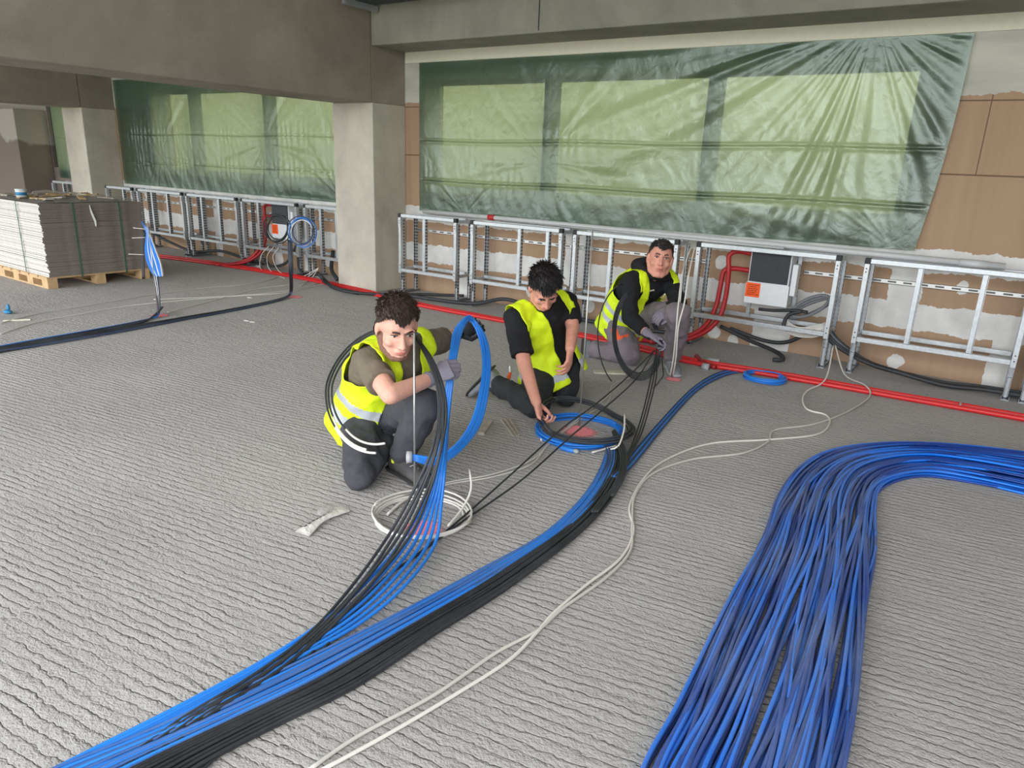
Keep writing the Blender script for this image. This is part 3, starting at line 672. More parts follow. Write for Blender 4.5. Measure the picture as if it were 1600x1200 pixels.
# ------------------------------------------------------------------ pallet with the stack of boards
ux = (F(225, 436)-F(76, 452)); uy = (F(0, 434)-F(76, 452))
PA = F(76, 452)                              # near right corner on the floor
AX = V(ux.x, ux.y, 0).normalized(); AY = V(-AX.y, AX.x, 0)
if AY.dot(V(uy.x, uy.y, 0)) < 0: AY = -AY
LX = 1.12; LY = 1.6
t = thing('pallet', 'pine pallet under the stack of grey boards at the left', 'pallet', (PA+AX*LX/2+AY*LY/2))
def bx(mb, a0, a1, b0, b1, z0, z1, mi=0):
    c = PA+AX*((a0+a1)/2)+AY*((b0+b1)/2)+V(0, 0, (z0+z1)/2); mb.obox(c, AX*(a1-a0)/2, AY*(b1-b0)/2, V(0, 0, (z1-z0)/2), mi)
for k in range(7):
    b = MB(); y = LY*k/7; bx(b, 0, LX, y+.004, y+LY/7-.03, .105, .125); b.build('deck_board', M_wood, t)
for a in (0, .51, 1.02):
    b = MB(); bx(b, a, a+.1, 0, LY, .087, .105); b.build('stringer_board', M_wood, t)
    b = MB(); bx(b, a, a+.1, 0, LY, .001, .018); b.build('bottom_board', M_wood, t)
    for c_ in (0, .36, .72, 1.09, LY-.14):
        b = MB(); bx(b, a, a+.1, c_, c_+.14, .018, .087); b.build('block', M_wood, t)
NS = 65
rr = random.Random(5)
for k in range(NS):
    z0 = .1265+k*.0118; j1 = rr.uniform(-.008, .008)+.006*math.sin(k*.35); j2 = rr.uniform(-.008, .008)-.006*math.sin(k*.2); lean = .0006*k
    b = MB(); bx(b, .015+j1-lean*0, LX-.015+j1, -.0+j2-.02, LY-.02+j2, z0, z0+.0102)
    for fi, f in enumerate(b.f):
        pts = [Vector(b.v[i]) for i in f]; nrm = (pts[1]-pts[0]).cross(pts[2]-pts[0]).normalized()
        b.mi[fi] = 1 if nrm.dot(V(0, -1, 0)) > .6 else 0  # light painted in: the daylight side gets the paler copy, the rest stays dark
    o = b.build('board_sheet', [M_sheet, M_sheet_lit])
    tag(o, 'thin grey board sheet lying in the strapped stack on the pallet', 'board', 'board sheets stacked on the pallet')
ZT = .1265+NS*.0118
for k, a in enumerate((.34, .83)):
    b = MB()
    bx(b, a, a+.016, -.034, -.031, .10, ZT+.003); bx(b, a, a+.016, -.034, LY+.006, ZT+.001, ZT+.004); bx(b, a, a+.016, LY+.001, LY+.004, .13, ZT+.003)
    tag(b.build('strap', M_strap), 'green packing strap round the board stack, %s' % ['nearer one', 'further one'][k], 'strap')
# (straps sit on the face that looks to the right, along AX)
b = MB(); bx(b, -.004, LX+.03, LY*.3, LY*.3+.014, ZT+.005, ZT+.008); bx(b, LX+.012, LX+.016, LY*.3, LY*.3+.014, .13, ZT+.004); bx(b, -.004, -.001, LY*.3, LY*.3+.014, .13, ZT+.008)
tag(b.build('strap', M_strap), 'green packing strap across the lit side of the board stack', 'strap')
# clear wrap, loose on top
vs = []; fs = []; nx, ny = 40, 50
for j in range(ny+1):
    for i in range(nx+1):
        u, v = i/nx, j/ny
        p = PA+AX*(LX*(-.01+1.03*u))+AY*(LY*(-.03+1.04*v))
        d = .03*abs(noise.noise(Vector((u*6, v*8, 1))))+.02*abs(noise.noise(Vector((u*17, v*20, 2))))
        vs.append((p.x, p.y, ZT+.008+d))
for j in range(ny):
    for i in range(nx):
        a = j*(nx+1)+i; fs.append((a, a+1, a+nx+2, a+nx+1))
me = bpy.data.meshes.new('stretch_wrap'); me.from_pydata(vs, [], fs); me.materials.append(M_wrap)
tag(link('stretch_wrap', me, None, True), 'crumpled clear plastic wrap on top of the board stack', 'plastic wrap')
def topP(px, py, z): return F(px, py, z)
z0 = ZT+.05
rr = random.Random(11)
for k in range(26):
    c = PA+AX*rr.uniform(.08, .95)+AY*rr.uniform(.15, 1.0)+V(0, 0, ZT+.03+.03*rr.random()); an = rr.uniform(0, PI); L_ = rr.uniform(.08, .3); wv = rr.uniform(.012, .04)
    ax = V(math.cos(an), math.sin(an), rr.uniform(-.12, .12)).normalized(); ay = V(-math.sin(an), math.cos(an), 0)
    b = MB(); b.obox(c, ax*L_/2, ay*wv, V(0, 0, .005+.004*rr.random()))
    tag(b.build('board_offcut', [M_scrap, M_scrap2][k % 2]), ['small brown wooden offcut in the litter on top of the board stack', 'small pale board offcut in the litter on top of the board stack'][k % 2], 'offcut', ['brown offcuts on the board stack', 'pale offcuts on the board stack'][k % 2])
c = PA+AX*.12+AY*.62+V(0, 0, ZT+.075); t = thing('small_bucket', 'small white tub with a blue label on top of the board stack', 'tub', c-V(0, 0, .04))
b = MB(); b.tube([c-V(0, 0, .04), c+V(0, 0, .035)], [.05, .055], 18); b.build('tub', M_box, t, True)
b = MB(); b.tube([c-V(0, 0, .02), c+V(0, 0, .012)], [.053, .0555], 18); b.build('blue_label', M_bluepl, t, True)
b = MB(); b.tube([c+V(0, 0, .035), c+V(0, 0, .045)], .058, 18); b.build('lid', M_box, t, True)
a = PA+AX*.3+AY*.75+V(0, 0, ZT+.07); tag(MB().tube([a, a+AX*.12+V(0, 0, .01), a+AX*.3], [.02, .024, .016], 10, rnd=True).build('plastic_bottle', M_wrap, None, True), 'crushed clear plastic roll lying on the board stack', 'packaging')
# white tag of film on the shaded side of the stack
p = [PA+AX*q-AY*.035+V(0, 0, z) for q, z in ((.52, .87), (.53, .80), (.56, .70), (.56, .65))]
tag(MB().tube(p, [.006, .018, .022, .012], 8, rnd=True, flat=((0, 1, 0), .5)).build('torn_wrap_flap', M_bag, None, True), 'white torn flap of wrap hanging on the shaded side of the board stack', 'packaging')

# ------------------------------------------------------------------ people
def fuse(mb, voxel, smooth=4, nz=0, nsc=6, seed=0, pushes=(), fac=.5):
    me = mb.mesh('t'); o = bpy.data.objects.new('t', me); C.objects.link(o)
    r = o.modifiers.new('r', 'REMESH'); r.mode = 'VOXEL'; r.voxel_size = voxel; r.adaptivity = 0
    if smooth:
        s = o.modifiers.new('s', 'SMOOTH'); s.factor = fac; s.iterations = smooth
    dg = bpy.context.evaluated_depsgraph_get(); dg.update()
    m2 = bpy.data.meshes.new_from_object(o.evaluated_get(dg)); bpy.data.objects.remove(o); bpy.data.meshes.remove(me)
    n = len(m2.vertices); co = np.empty(n*3); m2.vertices.foreach_get('co', co); co = co.reshape(-1, 3)
    for c, rad, vec in pushes:
        d = np.linalg.norm(co-np.array(c), axis=1); co += np.exp(-(d/rad)**2)[:, None]*np.array(vec)
    if nz:
        no = np.empty(n*3); m2.vertices.foreach_get('normal', no); no = no.reshape(-1, 3)
        for i in range(n):
            p = Vector(co[i])*nsc+Vector((seed, seed, seed))
            # ridged cloth folds
            a = 1-abs(noise.noise(p)*2.2); b_ = noise.noise(p*2.3+Vector((5, 1, 2)))
            co[i] += no[i]*nz*(a*.7+b_*.5-.35)
    m2.vertices.foreach_set('co', co.ravel()); m2.update(); return m2
def finish(me, name, mats, parent, smooth=True):
    for m in (mats if isinstance(mats, (list, tuple)) else [mats]): me.materials.append(m)
    me.name = name
    return link(name, me, parent, smooth)
def peel(me, keep, off, thick=0, mats=1, matf=None, rel_=0, fuzz=0):
    """copy the faces of a mesh whose vertices all pass keep(co), lifted by off along the normal"""
    bm = bmesh.new(); bm.from_mesh(me); bm.normal_update()
    ok = {v.index: keep(v.co) for v in bm.verts}
    kill = [f for f in bm.faces if not all(ok[v.index] for v in f.verts)]
    bmesh.ops.delete(bm, geom=kill, context='FACES')
    for _ in range(3):   # even out the cut edge
        mv = {}
        for v in bm.verts:
            be = [e for e in v.link_edges if e.is_boundary]
            if len(be) == 2: mv[v] = (be[0].other_vert(v).co+be[1].other_vert(v).co)/2*.5+v.co*.5
        for v, c in mv.items(): v.co = c
    bm.normal_update()
    nn = [(v, v.normal.copy()) for v in bm.verts]
    for v, n_ in nn:
        o_ = off(v.co) if callable(off) else off
        if fuzz: o_ += fuzz*noise.noise(v.co*70)+fuzz*.8*noise.noise(v.co*160)
        v.co += n_*o_
    if matf:
        for f in bm.faces: f.material_index = matf(f.calc_center_median(), f.normal)
    if thick:
        g = bmesh.ops.solidify(bm, geom=bm.faces[:], thickness=thick)
    m = bpy.data.meshes.new('p'); bm.to_mesh(m); bm.free(); return m
def chain(mb, pts, rs, n=14): mb.tube(pts, rs, n, rnd=True)

def head_parts(mb, hc, fw, up, sc=1.0, hair=None):
    """fw = where the face looks, up = crown direction"""
    fw = fw.normalized(); up = (up-fw*up.dot(fw)).normalized(); rt = fw.cross(up)
    L = lambda x, y, z: hc+(rt*x+fw*y+up*z)*sc
    s = sc
    mb.ell(L(0, -.012, .035), rt*.077*s, fw*.097*s, up*.088*s, nu=24, nv=16)
    mb.ell(L(0, .018, -.02), rt*.066*s, fw*.072*s, up*.078*s, nu=20, nv=14)
    mb.ell(L(0, .030, -.062), rt*.052*s, fw*.056*s, up*.050*s, nu=20, nv=12)
    mb.ell(L(0, .066, -.098), rt*.026*s, fw*.022*s, up*.020*s)
    for q in (-1, 1):
        mb.tube([L(.062*q, -.005, -.035), L(.052*q, .02, -.075), L(.022*q, .062, -.100)], [.020*s, .020*s, .018*s], 10, rnd=True)
        mb.ell(L(.040*q, .060, -.022), rt*.024*s, fw*.022*s, up*.022*s)
        mb.ell(L(.080*q, -.008, .0), (rt*.35+fw*.0)*.030*s, fw*.020*s, up*.034*s)
        mb.ell(L(.030*q, .080, .034), rt*.026*s, fw*.012*s, up*.009*s)
        mb.ell(L(.013*q, .098, -.030), rt*.009*s, fw*.010*s, up*.008*s)
    mb.tube([L(0, .086, .024), L(0, .098, .0), L(0, .112, -.022)], [.009*s, .011*s, .0125*s], 10, rnd=True)
    mb.ell(L(0, .082, -.058), rt*.026*s, fw*.016*s, up*.020*s)
    mb.ell(L(0, .094, -.052), rt*.023*s, fw*.008*s, up*.005*s); mb.ell(L(0, .092, -.064), rt*.020*s, fw*.008*s, up*.006*s)
    pushes = []
    for q in (-1, 1): pushes.append((tuple(L(.032*q, .088, .016)), .017*s, tuple(-fw*.010*s)))
    pushes.append((tuple(L(0, .100, -.058)), .006*s, tuple(-fw*.003*s)))
    return L, rt, fw, up, pushes

def hand_chain(mb, wr, d, pn, side, curl=(.5, .8, .6), r=1.0, thumb=.6, spread=.05, fist=False, sc=1.0):
    """palm and five separate fingers; d = towards the knuckles, pn = palm normal, side = +1/-1 puts the thumb"""
    d = d.normalized(); pn = (pn-d*pn.dot(d)).normalized(); w_ = d.cross(pn)*side   # w_ points to the thumb side
    s = sc
    mb.loft([(wr-d*.005, w_*.026*s*r, pn*.019*s*r), (wr+d*.03*s, w_*.034*s*r, pn*.018*s*r), (wr+d*.065*s, w_*.042*s*r, pn*.016*s*r), (wr+d*.090*s, w_*.042*s*r, pn*.013*s*r)], n=18)
    lens = (.044, .049, .046, .036)
    for k in range(4):
        off = (.030-.0205*k); b0 = wr+d*(.086-.004*abs(k-1.2))*s+w_*off*s
        dr = (d+w_*spread*(1.4-k)).normalized(); pts = [b0-dr*.02*s, b0]; a = 0; l = lens[k]*s
        for j in range(3):
            a += curl[j]*(1+.10*k)
            v = dr*math.cos(a)+pn*math.sin(a); pts.append(pts[-1]+v*l*(1, .66, .5)[j])
        rr_ = .0092*r*s
        mb.tube(pts, [rr_*1.05, rr_*1.1, rr_*1.0, rr_*.92, rr_*.78], 10, rnd=True)
    tb = wr+d*.022*s+w_*.026*s+pn*.006*s; t1 = tb+(d*.62+w_*.62+pn*.35*thumb).normalized()*.042*s
    t2 = t1+(d*.75+w_*(.35-.7*thumb)+pn*.7*thumb).normalized()*.034*s; t3 = t2+(d*.7-w_*.6*thumb+pn*.5*thumb).normalized()*.026*s
    mb.tube([tb, t1, t2, t3], [.0145*r*s, .0125*r*s, .0108*r*s, .0085*r*s], 10, rnd=True)

def person(name, label, J, fw, up, skin, hair, shirt, trousers, boots, hem, hands, vest, sc=1.06, **k):
    """J: joints in the place; torso, arms, legs and head form one body"""
    hR, hL, kR, kL, aR, aL, sR, sL, eR, eL, wR, wL, hc = (J[q] for q in ('hR', 'hL', 'kR', 'kL', 'aR', 'aL', 'sR', 'sL', 'eR', 'eL', 'wR', 'wL', 'hc'))
    P = (hR+hL)/2; Cc = (sR+sL)/2; org = V(P.x, P.y, 0)
    t = thing(name, label, 'person', org)
    lh = (hL-hR).normalized(); ls = (sL-sR).normalized(); up0 = (Cc-P).normalized(); TL = (Cc-P).length
    back = -lh.cross(up0).normalized()
    def spine(q):
        p = P.lerp(Cc, q)+back*(.045*math.sin(PI*max(0, min(1, q)))); lat = lh.lerp(ls, max(0, min(1, q)))
        dr = up0; lat = (lat-dr*lat.dot(dr)).normalized(); return p, lat, lat.cross(dr).normalized()
    def torso(mb, g, q0=-.22, q1=1.06, belly=0, skirt=0):
        rings = []
        tab = [(-.22, .10, .08), (-.15, .145, .11), (0, .168, .122), (.22, .158, .118+belly), (.42, .152, .115+belly), (.62, .165, .122), (.80, .178, .122), (.92, .172, .108), (1.0, .135, .088), (1.06, .08, .062)]
        if skirt: tab = [(-.5, .180, .150), (-.3, .178, .145), (-.15, .175, .138)]+tab[2:]; q0 = -1
        for q, a, b_ in tab:
            if q < q0-1e-6 or q > q1+1e-6: continue
            p, la, fr = spine(q); rings.append((p, la*(a*sc+g), fr*(b_*sc+g)))
        mb.loft(rings, n=28)
    nk = Cc+up0*.035+back*.01
    hb = hc-up.normalized()*.06*sc-fw.normalized()*.03*sc
    def arm(mb, s_, e_, w_, g, q=1.0, r0=.052, rs=(.050, .047, .042, .041, .037, .029)):
        g = g
        pts = [s_, s_.lerp(e_, .35), s_.lerp(e_, .85), e_, e_.lerp(w_, .35), e_.lerp(w_, 1.0)]
        if q >= 1.99:
            R_ = [x*sc+g for x in rs]; chain(mb, pts[:4], R_[:4]); chain(mb, pts[3:], R_[3:])
        elif q <= 1: # sleeve ends on the upper arm
            mb.tube([s_+(s_-e_)*.06, s_.lerp(e_, q*.5), s_.lerp(e_, q)], [.050*sc+g, .052*sc+g, .051*sc+g+.004], 16); mb.ell(s_, ls*(.052*sc+g), back*(.052*sc+g), up0*(.052*sc+g))
        else:
            chain(mb, [s_, s_.lerp(e_, .4), e_], [.052*sc+g, .050*sc+g, .047*sc+g]); chain(mb, [e_, e_.lerp(w_, (q-1))], [.047*sc+g, .040*sc+g])
    def leg(mb, h_, k_, a_, g, rs=(.088, .082, .062, .056, .058, .050, .036)):
        R_ = [x*k.get('lsc', sc)+g for x in rs]
        chain(mb, [h_, h_.lerp(k_, .35), h_.lerp(k_, .88), k_], R_[:4], 18)
        chain(mb, [k_, k_.lerp(a_, .3), k_.lerp(a_, .6), a_], R_[3:], 18)
    # ---- body
    mb = MB(); torso(mb, 0)
    mb.tube([nk-up0*.05, nk, hb], [.066*sc, .058*sc, .056*sc], 16, rnd=True)
    mb.tube([sR, nk, sL], [.048*sc, .052*sc, .048*sc], 14, rnd=True)
    for a_, b_, c_ in ((sR, eR, wR), (sL, eL, wL)): arm(mb, a_, b_, c_, 0, 2)
    for a_, b_, c_ in ((hR, kR, aR), (hL, kL, aL)): leg(mb, a_, b_, c_, -.026)
    for key in ('R', 'L'):
        h = hands[key]
        if not h.get('glove'): hand_chain(mb, J['w'+key], h['d'], h['pn'], h['side'], h.get('curl', (.5, .8, .6)), 1.0, h.get('thumb', .6), sc=sc)
        else: hand_chain(mb, J['w'+key], h['d'], h['pn'], h['side'], h.get('curl', (.5, .8, .6)), .86, h.get('thumb', .6), sc=sc*.98)
    Lh, rt, fwn, upn, pushes = head_parts(mb, hc, fw, up, sc*k.get('hs', 1.0)); hsc = sc*k.get('hs', 1.0)
    bme = fuse(mb, k.get('vox', .0052), 3, pushes=pushes)
    def hl(co):   # head coordinates
        d = (co-hc)/hsc; return d.dot(rt), d.dot(fwn), d.dot(upn)
    # ---- hair, brows, beard from the head surface
    kind = k.get('hair_kind', 'short')
    def hairk(co):
        x, y, z = hl(co)
        if abs(x) > .12 or abs(y) > .14 or z > .16 or z < -.09: return False
        jit = .006*noise.noise(co*60)
        line = .064+.016*max(0, min(1, (abs(x)-.018)/.02))-.010*max(0, min(1, (abs(x)-.045)/.02))+jit*1.4                        # hairline over the forehead
        if y > .035: return z > line
        if y > -.012: return z > .016+(y+.012)*1.05+jit                # temples
        return z > -.030+min(0, (y+.05))*.3+jit                        # back of the head
    def hairoff(co):
        x, y, z = hl(co); top = max(0, min(1, (z-.03)/.07))
        return hsc*(.004+k.get('hlen', .016)*top*(.55 if y > .05 else 1))
    hm = peel(bme, hairk, hairoff, fuzz=.0035)
    ho = None
    # tufts of hair as fine tapered locks
    rr = random.Random(len(name)+int(hc.x*100)); bmh = bmesh.new(); bmh.from_mesh(hm); bmh.faces.ensure_lookup_table()
    cand = [(f.calc_center_median(), f.normal.copy()) for f in bmh.faces]; bmh.free()
    mbh = MB(); mbh.add([v.co.copy() for v in hm.vertices], [tuple(p.vertices) for p in hm.polygons])
    for q in range(k.get('locks', 2300)):
        c, n_ = cand[rr.randrange(len(cand))]; x, y, z = hl(c); top = max(.15, min(1, (z-.02)/.08))
        comb = (fwn*k.get('comb', .8)-upn*.2+rt*k.get('wav', .35)*noise.noise(c*14)).normalized(); tdir = (comb-n_*comb.dot(n_))
        l_ = hsc*rr.uniform(.014, .026)*top*k.get('lk', 1.0); dr = (tdir*.85+n_*rr.uniform(.1, .7)+Vector((rr.uniform(-.14, .14), rr.uniform(-.14, .14), rr.uniform(-.14, .14)))).normalized()
        p0 = c-n_*.004; mbh.tube([p0, p0+dr*l_*.6, p0+dr*l_+tdir*l_*.3], [.0026, .0020, .0004], 4, caps=False)
    ho = mbh.build('hair', hair, t, True)
    for q in (-1, 1):
        m = MB(); m.tube([Lh(.016*q, .096, .036), Lh(.032*q, .093, .041), Lh(.050*q, .078, .034)], [.0035*hsc, .0042*hsc, .0025*hsc], 8, rnd=True); m.build('eyebrow', k.get('brow', hair), t, True)
        m = MB(); m.ell(Lh(.032*q, .0785, .0165), rt*.0135*hsc, fwn*.008*hsc, upn*k.get('lid', .0042)*hsc); e = m.build('eye', M_eyew, t, True)
        m = MB(); m.ell(Lh(.032*q, .0845, .016), rt*.0058*hsc, fwn*.0036*hsc, upn*min(.0052, k.get('lid', .0042))*hsc); m.build('iris', M_eye, e, True)
        m = MB(); m.tube([Lh(.018*q, .0815, .0195), Lh(.032*q, .0875, .0225), Lh(.046*q, .078, .0195)], .0019*hsc, 6, rnd=True); m.build('eyelid', k.get('brow', hair), t, True)
    m = MB(); m.tube([Lh(-.021, .0935, -.0575), Lh(-.008, .1020, -.0560), Lh(0, .1030, -.0565), Lh(.008, .1020, -.0560), Lh(.021, .0935, -.0575)], [.0018*hsc, .0036*hsc, .0038*hsc, .0036*hsc, .0018*hsc], 8, rnd=True)
    m.tube([Lh(-.017, .0930, -.0610), Lh(0, .0995, -.0640), Lh(.017, .0930, -.0610)], [.002*hsc, .0045*hsc, .002*hsc], 8, rnd=True); m.build('lips', M_lip, t, True)
    if k.get('beard'):
        def bk(co):
            x, y, z = hl(co)
            if y < -.02 or y > .125 or abs(x) > .085 or z > .03 or z < -.13: return False
            j = .005*noise.noise(co*90)
            jaw = z < -.086+j+max(0, abs(x)-.028)*.85
            side = abs(x) > .058 and y < .030 and z < .0
            mous = abs(x) < .024 and -.053 < z-j*.5 < -.043 and y > .07
            lipz = abs(x) < .023 and -.073 < z < -.050
            return (jaw or side) and not lipz
        finish(peel(bme, bk, .0016, fuzz=.001), 'beard', M_beard, t)
    finish(bme, 'body', skin, t)
    # ---- upper clothing
    mb = MB(); torso(mb, .012, belly=k.get('belly', 0)); mb.tube([sR, nk-up0*.02, sL], [.058*sc, .062*sc, .058*sc], 14, rnd=True)
    for key, a_, b_, c_ in (('R', sR, eR, wR), ('L', sL, eL, wL)): arm(mb, a_, b_, c_, .012, k.get('sleeve', .72) if key == 'R' else k.get('sleeveL', k.get('sleeve', .72)))
    if k.get('hood'):
        for q in range(9):
            a0 = PI*2*q/9; a1 = PI*2*(q+1)/9; R1 = .078*sc
            f = lambda a: nk+up0*(.035+.012*math.cos(a))+ls*math.cos(a+PI/2)*R1*1.15+(-back)*math.sin(a+PI/2)*R1-back*0+upn*.01*math.sin(a)
            mb.tube([f(a0), f(a1)], [.030*sc, .030*sc], 10, rnd=True)
        mb.ell(nk+back*.09+up0*.02, ls*.12*sc, back*.06*sc, up0*.07*sc)
    sme = fuse(mb, .008, 3, nz=k.get('fold', .010), nsc=9, seed=hc.x*7)
    if k.get('mark'):
        finish(peel(sme, k['mark'], .0015), 'chest_mark', M_whitep, t)
    finish(sme, shirt[0], shirt[1], t)
    if k.get('collar'):
        pts = [nk+up0*.018+(ls*math.cos(a)*.066+(-back)*math.sin(a)*.062)*sc+upn*.006-up0*.016*math.sin(a) for a in [2*PI*i/20 for i in range(21)]]
        m = MB(); m.tube(pts, .0055, 8); m.build('collar', shirt[1], t, True)
    # ---- hi-vis vest
    mb = MB(); g = .038; torso(mb, g, belly=k.get('belly', 0)+.004, skirt=1)
    mb.tube([sR+(Cc-sR)*.05, nk-up0*.03, sL+(Cc-sL)*.05], [.080*sc, .076*sc, .080*sc], 14, rnd=True)
    for sh, el in ((sR, eR), (sL, eL)): mb.tube([sh, sh.lerp(el, .22)], [.080*sc, .078*sc], 14, rnd=True)
    vme = fuse(mb, .0085, 5, nz=.016, nsc=7, seed=hc.y*5+1)
    def tl(co):
        q = (co-P).dot(up0)/TL; p, la, fr = spine(q); d = co-p; return q, d.dot(la), d.dot(fr)
    v0 = vest
    def vk(co):
        q, l, f = tl(co)
        if q < v0['hem']+.03*math.sin(l*14+1): return False
        if q > 1.45: return False
        if q > .55 and l*1 > v0.get('armL', .175)+.25*max(0, .72-q): return False
        if q > .55 and -l > v0.get('armR', .175)+.25*max(0, .72-q): return False
        nkd = (co-nk); nr = (nkd-up0*nkd.dot(up0)).length
        if q > .93 and nr < .092*sc: return False
        # arm holes on the flank
        for sh, el in ((sR, eR), (sL, eL)):
            if q < .93 and (co-sh.lerp(el, .35)).length < v0.get('hole', .105) and abs(l) > .12: return False
        if f > 0:
            wdt = v0['w0']+(v0['w1']-v0['w0'])*max(0, min(1, q)); 
            if abs(l-v0.get('c', 0)) < wdt: return False
        return True
    def vm(c, n_):
        q, l, f = tl(c)
        for a, b_ in v0['bands']:
            if a < q+.25*l*v0.get('tilt', 0) < b_: return 1
        return 0
    vv = peel(vme, vk, lambda co: .004+v0.get('flare', .0)*max(0, .35-tl(co)[0]), thick=.003, matf=vm)
    finish(vv, 'hi_vis_vest', [M_hivis, M_refl], t)
    if v0.get('zip'):
        pass
    # ---- trousers
    mb = MB(); g = .014
    p0, la, fr = spine(-.05); mb.ell(P-up0*.03, lh*.165*k.get('lsc', sc), back*.125*k.get('lsc', sc), up0*.11*sc, nu=20, nv=14)
    for a_, b_, c_ in ((hR, kR, aR), (hL, kL, aL)): leg(mb, a_, b_, c_.lerp(b_, .06), g, (.095, .092, .076, .070, .068, .062, .052))
    tme = fuse(mb, .009, 3, nz=.016, nsc=8, seed=hc.x*3+2)
    if k.get('tmat'): 
        finish(tme, 'work_trousers', [trousers, k['tmat'][0]], t)
        for p in tme.polygons:
            if k['tmat'][1](p.center+org): p.material_index = 1
    else: finish(tme, 'work_trousers', trousers, t)
    for kk_, aa in ((kR, aR), (kL, aL)):
        kd = k.get('knee_fw', {}).get('R' if kk_ is kR else 'L')
        if kd is not None:
            pass
    # ---- boots
    for key, an in (('R', aR), ('L', aL)):
        f = boots[key]; d = f['d'].normalized(); u_ = (f['u']-d*f['u'].dot(d)).normalized(); w_ = d.cross(u_)
        B = lambda y, z, x=0: an+d*y*sc+u_*z*sc+w_*x*sc
        mb = MB()
        mb.tube([an+(J['k'+key]-an).normalized()*.07, an, B(.0, -.035)], [.050*sc, .048*sc, .045*sc], 14, rnd=True)
        mb.loft([(B(-.065, -.045), w_*.026*sc, u_*.030*sc), (B(-.05, -.04), w_*.036*sc, u_*.042*sc), (B(0, -.035), w_*.038*sc, u_*.046*sc), (B(.06, -.042), w_*.042*sc, u_*.040*sc), (B(.12, -.052), w_*.049*sc, u_*.030*sc), (B(.165, -.056), w_*.044*sc, u_*.026*sc), (B(.19, -.060), w_*.026*sc, u_*.018*sc)], n=20)
        bo = finish(fuse(mb, .007, 3), 'boot', f['mat'], t)
        m = MB(); m.loft([(B(-.078, -.076), w_*.030*sc, u_*.008*sc), (B(-.05, -.078), w_*.042*sc, u_*.011*sc), (B(.04, -.078), w_*.042*sc, u_*.011*sc), (B(.12, -.078), w_*.052*sc, u_*.011*sc), (B(.175, -.076), w_*.046*sc, u_*.011*sc), (B(.205, -.072), w_*.024*sc, u_*.008*sc)], n=20); m.build('sole', f.get('sole', M_sole), bo, True)
        m = MB()
        for q in range(4): m.tube([B(.035+.022*q, .004-.010*q, -.022), B(.042+.022*q, .010-.010*q), B(.035+.022*q, .004-.010*q, .022)], .003*sc, 6)
        m.build('laces', f.get('lace', M_sole), bo, True)
        if f.get('tab'):
            m = MB(); m.obox(B(-.005, .0, .047), d*.008, u_*.022, w_*.003); m.build('yellow_tab', M_yel, bo)
    # ---- gloves
    for key in ('R', 'L'):
        h = hands[key]
        if h.get('glove'):
            mb = MB(); hand_chain(mb, J['w'+key], h['d'], h['pn'], h['side'], h.get('curl', (.5, .8, .6)), 1.16, h.get('thumb', .6), sc=sc)
            ev = (J['e'+key]-J['w'+key]).normalized(); mb.tube([J['w'+key]+ev*.035, J['w'+key]], [.036*sc, .031*sc], 14, rnd=True)
            gm = fuse(mb, .0036, 2); pnn = h['pn'].normalized()
            fd = h['d'].normalized(); wj = J['w'+key]
            go = finish(gm, 'glove', [M_glove, M_glovek], t)
            for p in gm.polygons:
                c = p.center+org
                if p.normal.dot(pnn) > .35 or (c-wj).dot(fd) > .15: p.material_index = 1
    return t, Lh, (P, Cc, up0, lh, ls, back, spine)

def pixel(co):
    v = co-CAM; z = v.dot(CF); return 800+FOC*v.dot(CR)/z, 600-FOC*v.dot(CU)/z
def chest_mark(co):
    x, y = pixel(co); yy = 453-.22*(x-1022)+(2.2 if x > 1023 else 0)
    return 1014 < x < 1034 and abs(y-yy) < 1.9 and (co-J['hc']).dot(CF) < .12
TO = -CF   # towards the camera
def bl(prev, px, py, L_, sgn=1):
    """point on the sight line at bone length L_ from prev"""
    d = ray(px, py); o = CAM-prev; a = d.dot(d); b_ = 2*d.dot(o); c = o.dot(o)-L_*L_; q = b_*b_-4*a*c
    return CAM+d*((-b_+(sgn*math.sqrt(q) if q > 0 else 0))/2/a)
ZV = V(0, 0, 1)
# front worker ---------------------------------------------------------------
J = {}
J['kR'] = F(564, 762)+V(0, 0, .075)
J['hR'] = D(566, 652, 3.73); J['hL'] = D(602, 648, 3.76)
J['aR'] = J['kR']+V(-.18, .37, .03)
J['aL'] = F(628, 742)+V(0, 0, .10); J['kL'] = D(664, 632, 3.43)
J['sR'] = D(574, 564, 3.40); J['sL'] = D(662, 540, 3.60)
J['eR'] = bl(J['sR'], 610, 617, .31, -1); J['wR'] = bl(J['eR'], 677, 590, .28, 1)
J['eL'] = D(694, 530, 3.86); J['wL'] = D(716, 521, 4.05)
J['hc'] = D(620, 513, 3.25)
hands = {'R': dict(glove=1, d=CR*.75+CU*.42-CF*.1, pn=CR*.25-CU*.3+CF*.8, side=1, curl=(.75, 1.25, .9), thumb=.9),
         'L': dict(glove=1, d=CR*.5+CF*.1+CU*.25, pn=CR*.4-CF*.9-CU*.1, side=1, curl=(.55, 1.0, .8), thumb=.8)}
boots = {'R': dict(d=V(-.2, .35, -1), u=V(.1, -1, -.3), mat=M_boot), 'L': dict(d=V(.93, -.10, -.05), u=ZV, mat=M_boot, tab=1, lace=M_tape)}
p1 = person('person', 'kneeling man in khaki T-shirt and yellow vest, gloved hands on a blue cable loop', J, TO*.72+CR*.36-CU*.60, CU*.95+CR*.07+TO*.35, M_skin, M_hair, ('khaki_t_shirt', M_khaki), M_workg, boots, 0, hands,
       dict(hem=-.20, w0=.045, w1=.060, c=.02, bands=((.0, .11), (.22, .33)), armR=.175, armL=.175, tilt=.3, hole=.080), sleeve=.66, sleeveL=.9, beard=True, collar=True, vox=.0048, belly=.0, hlen=.016, comb=.9, sc=1.10, lsc=.96)
J1 = J
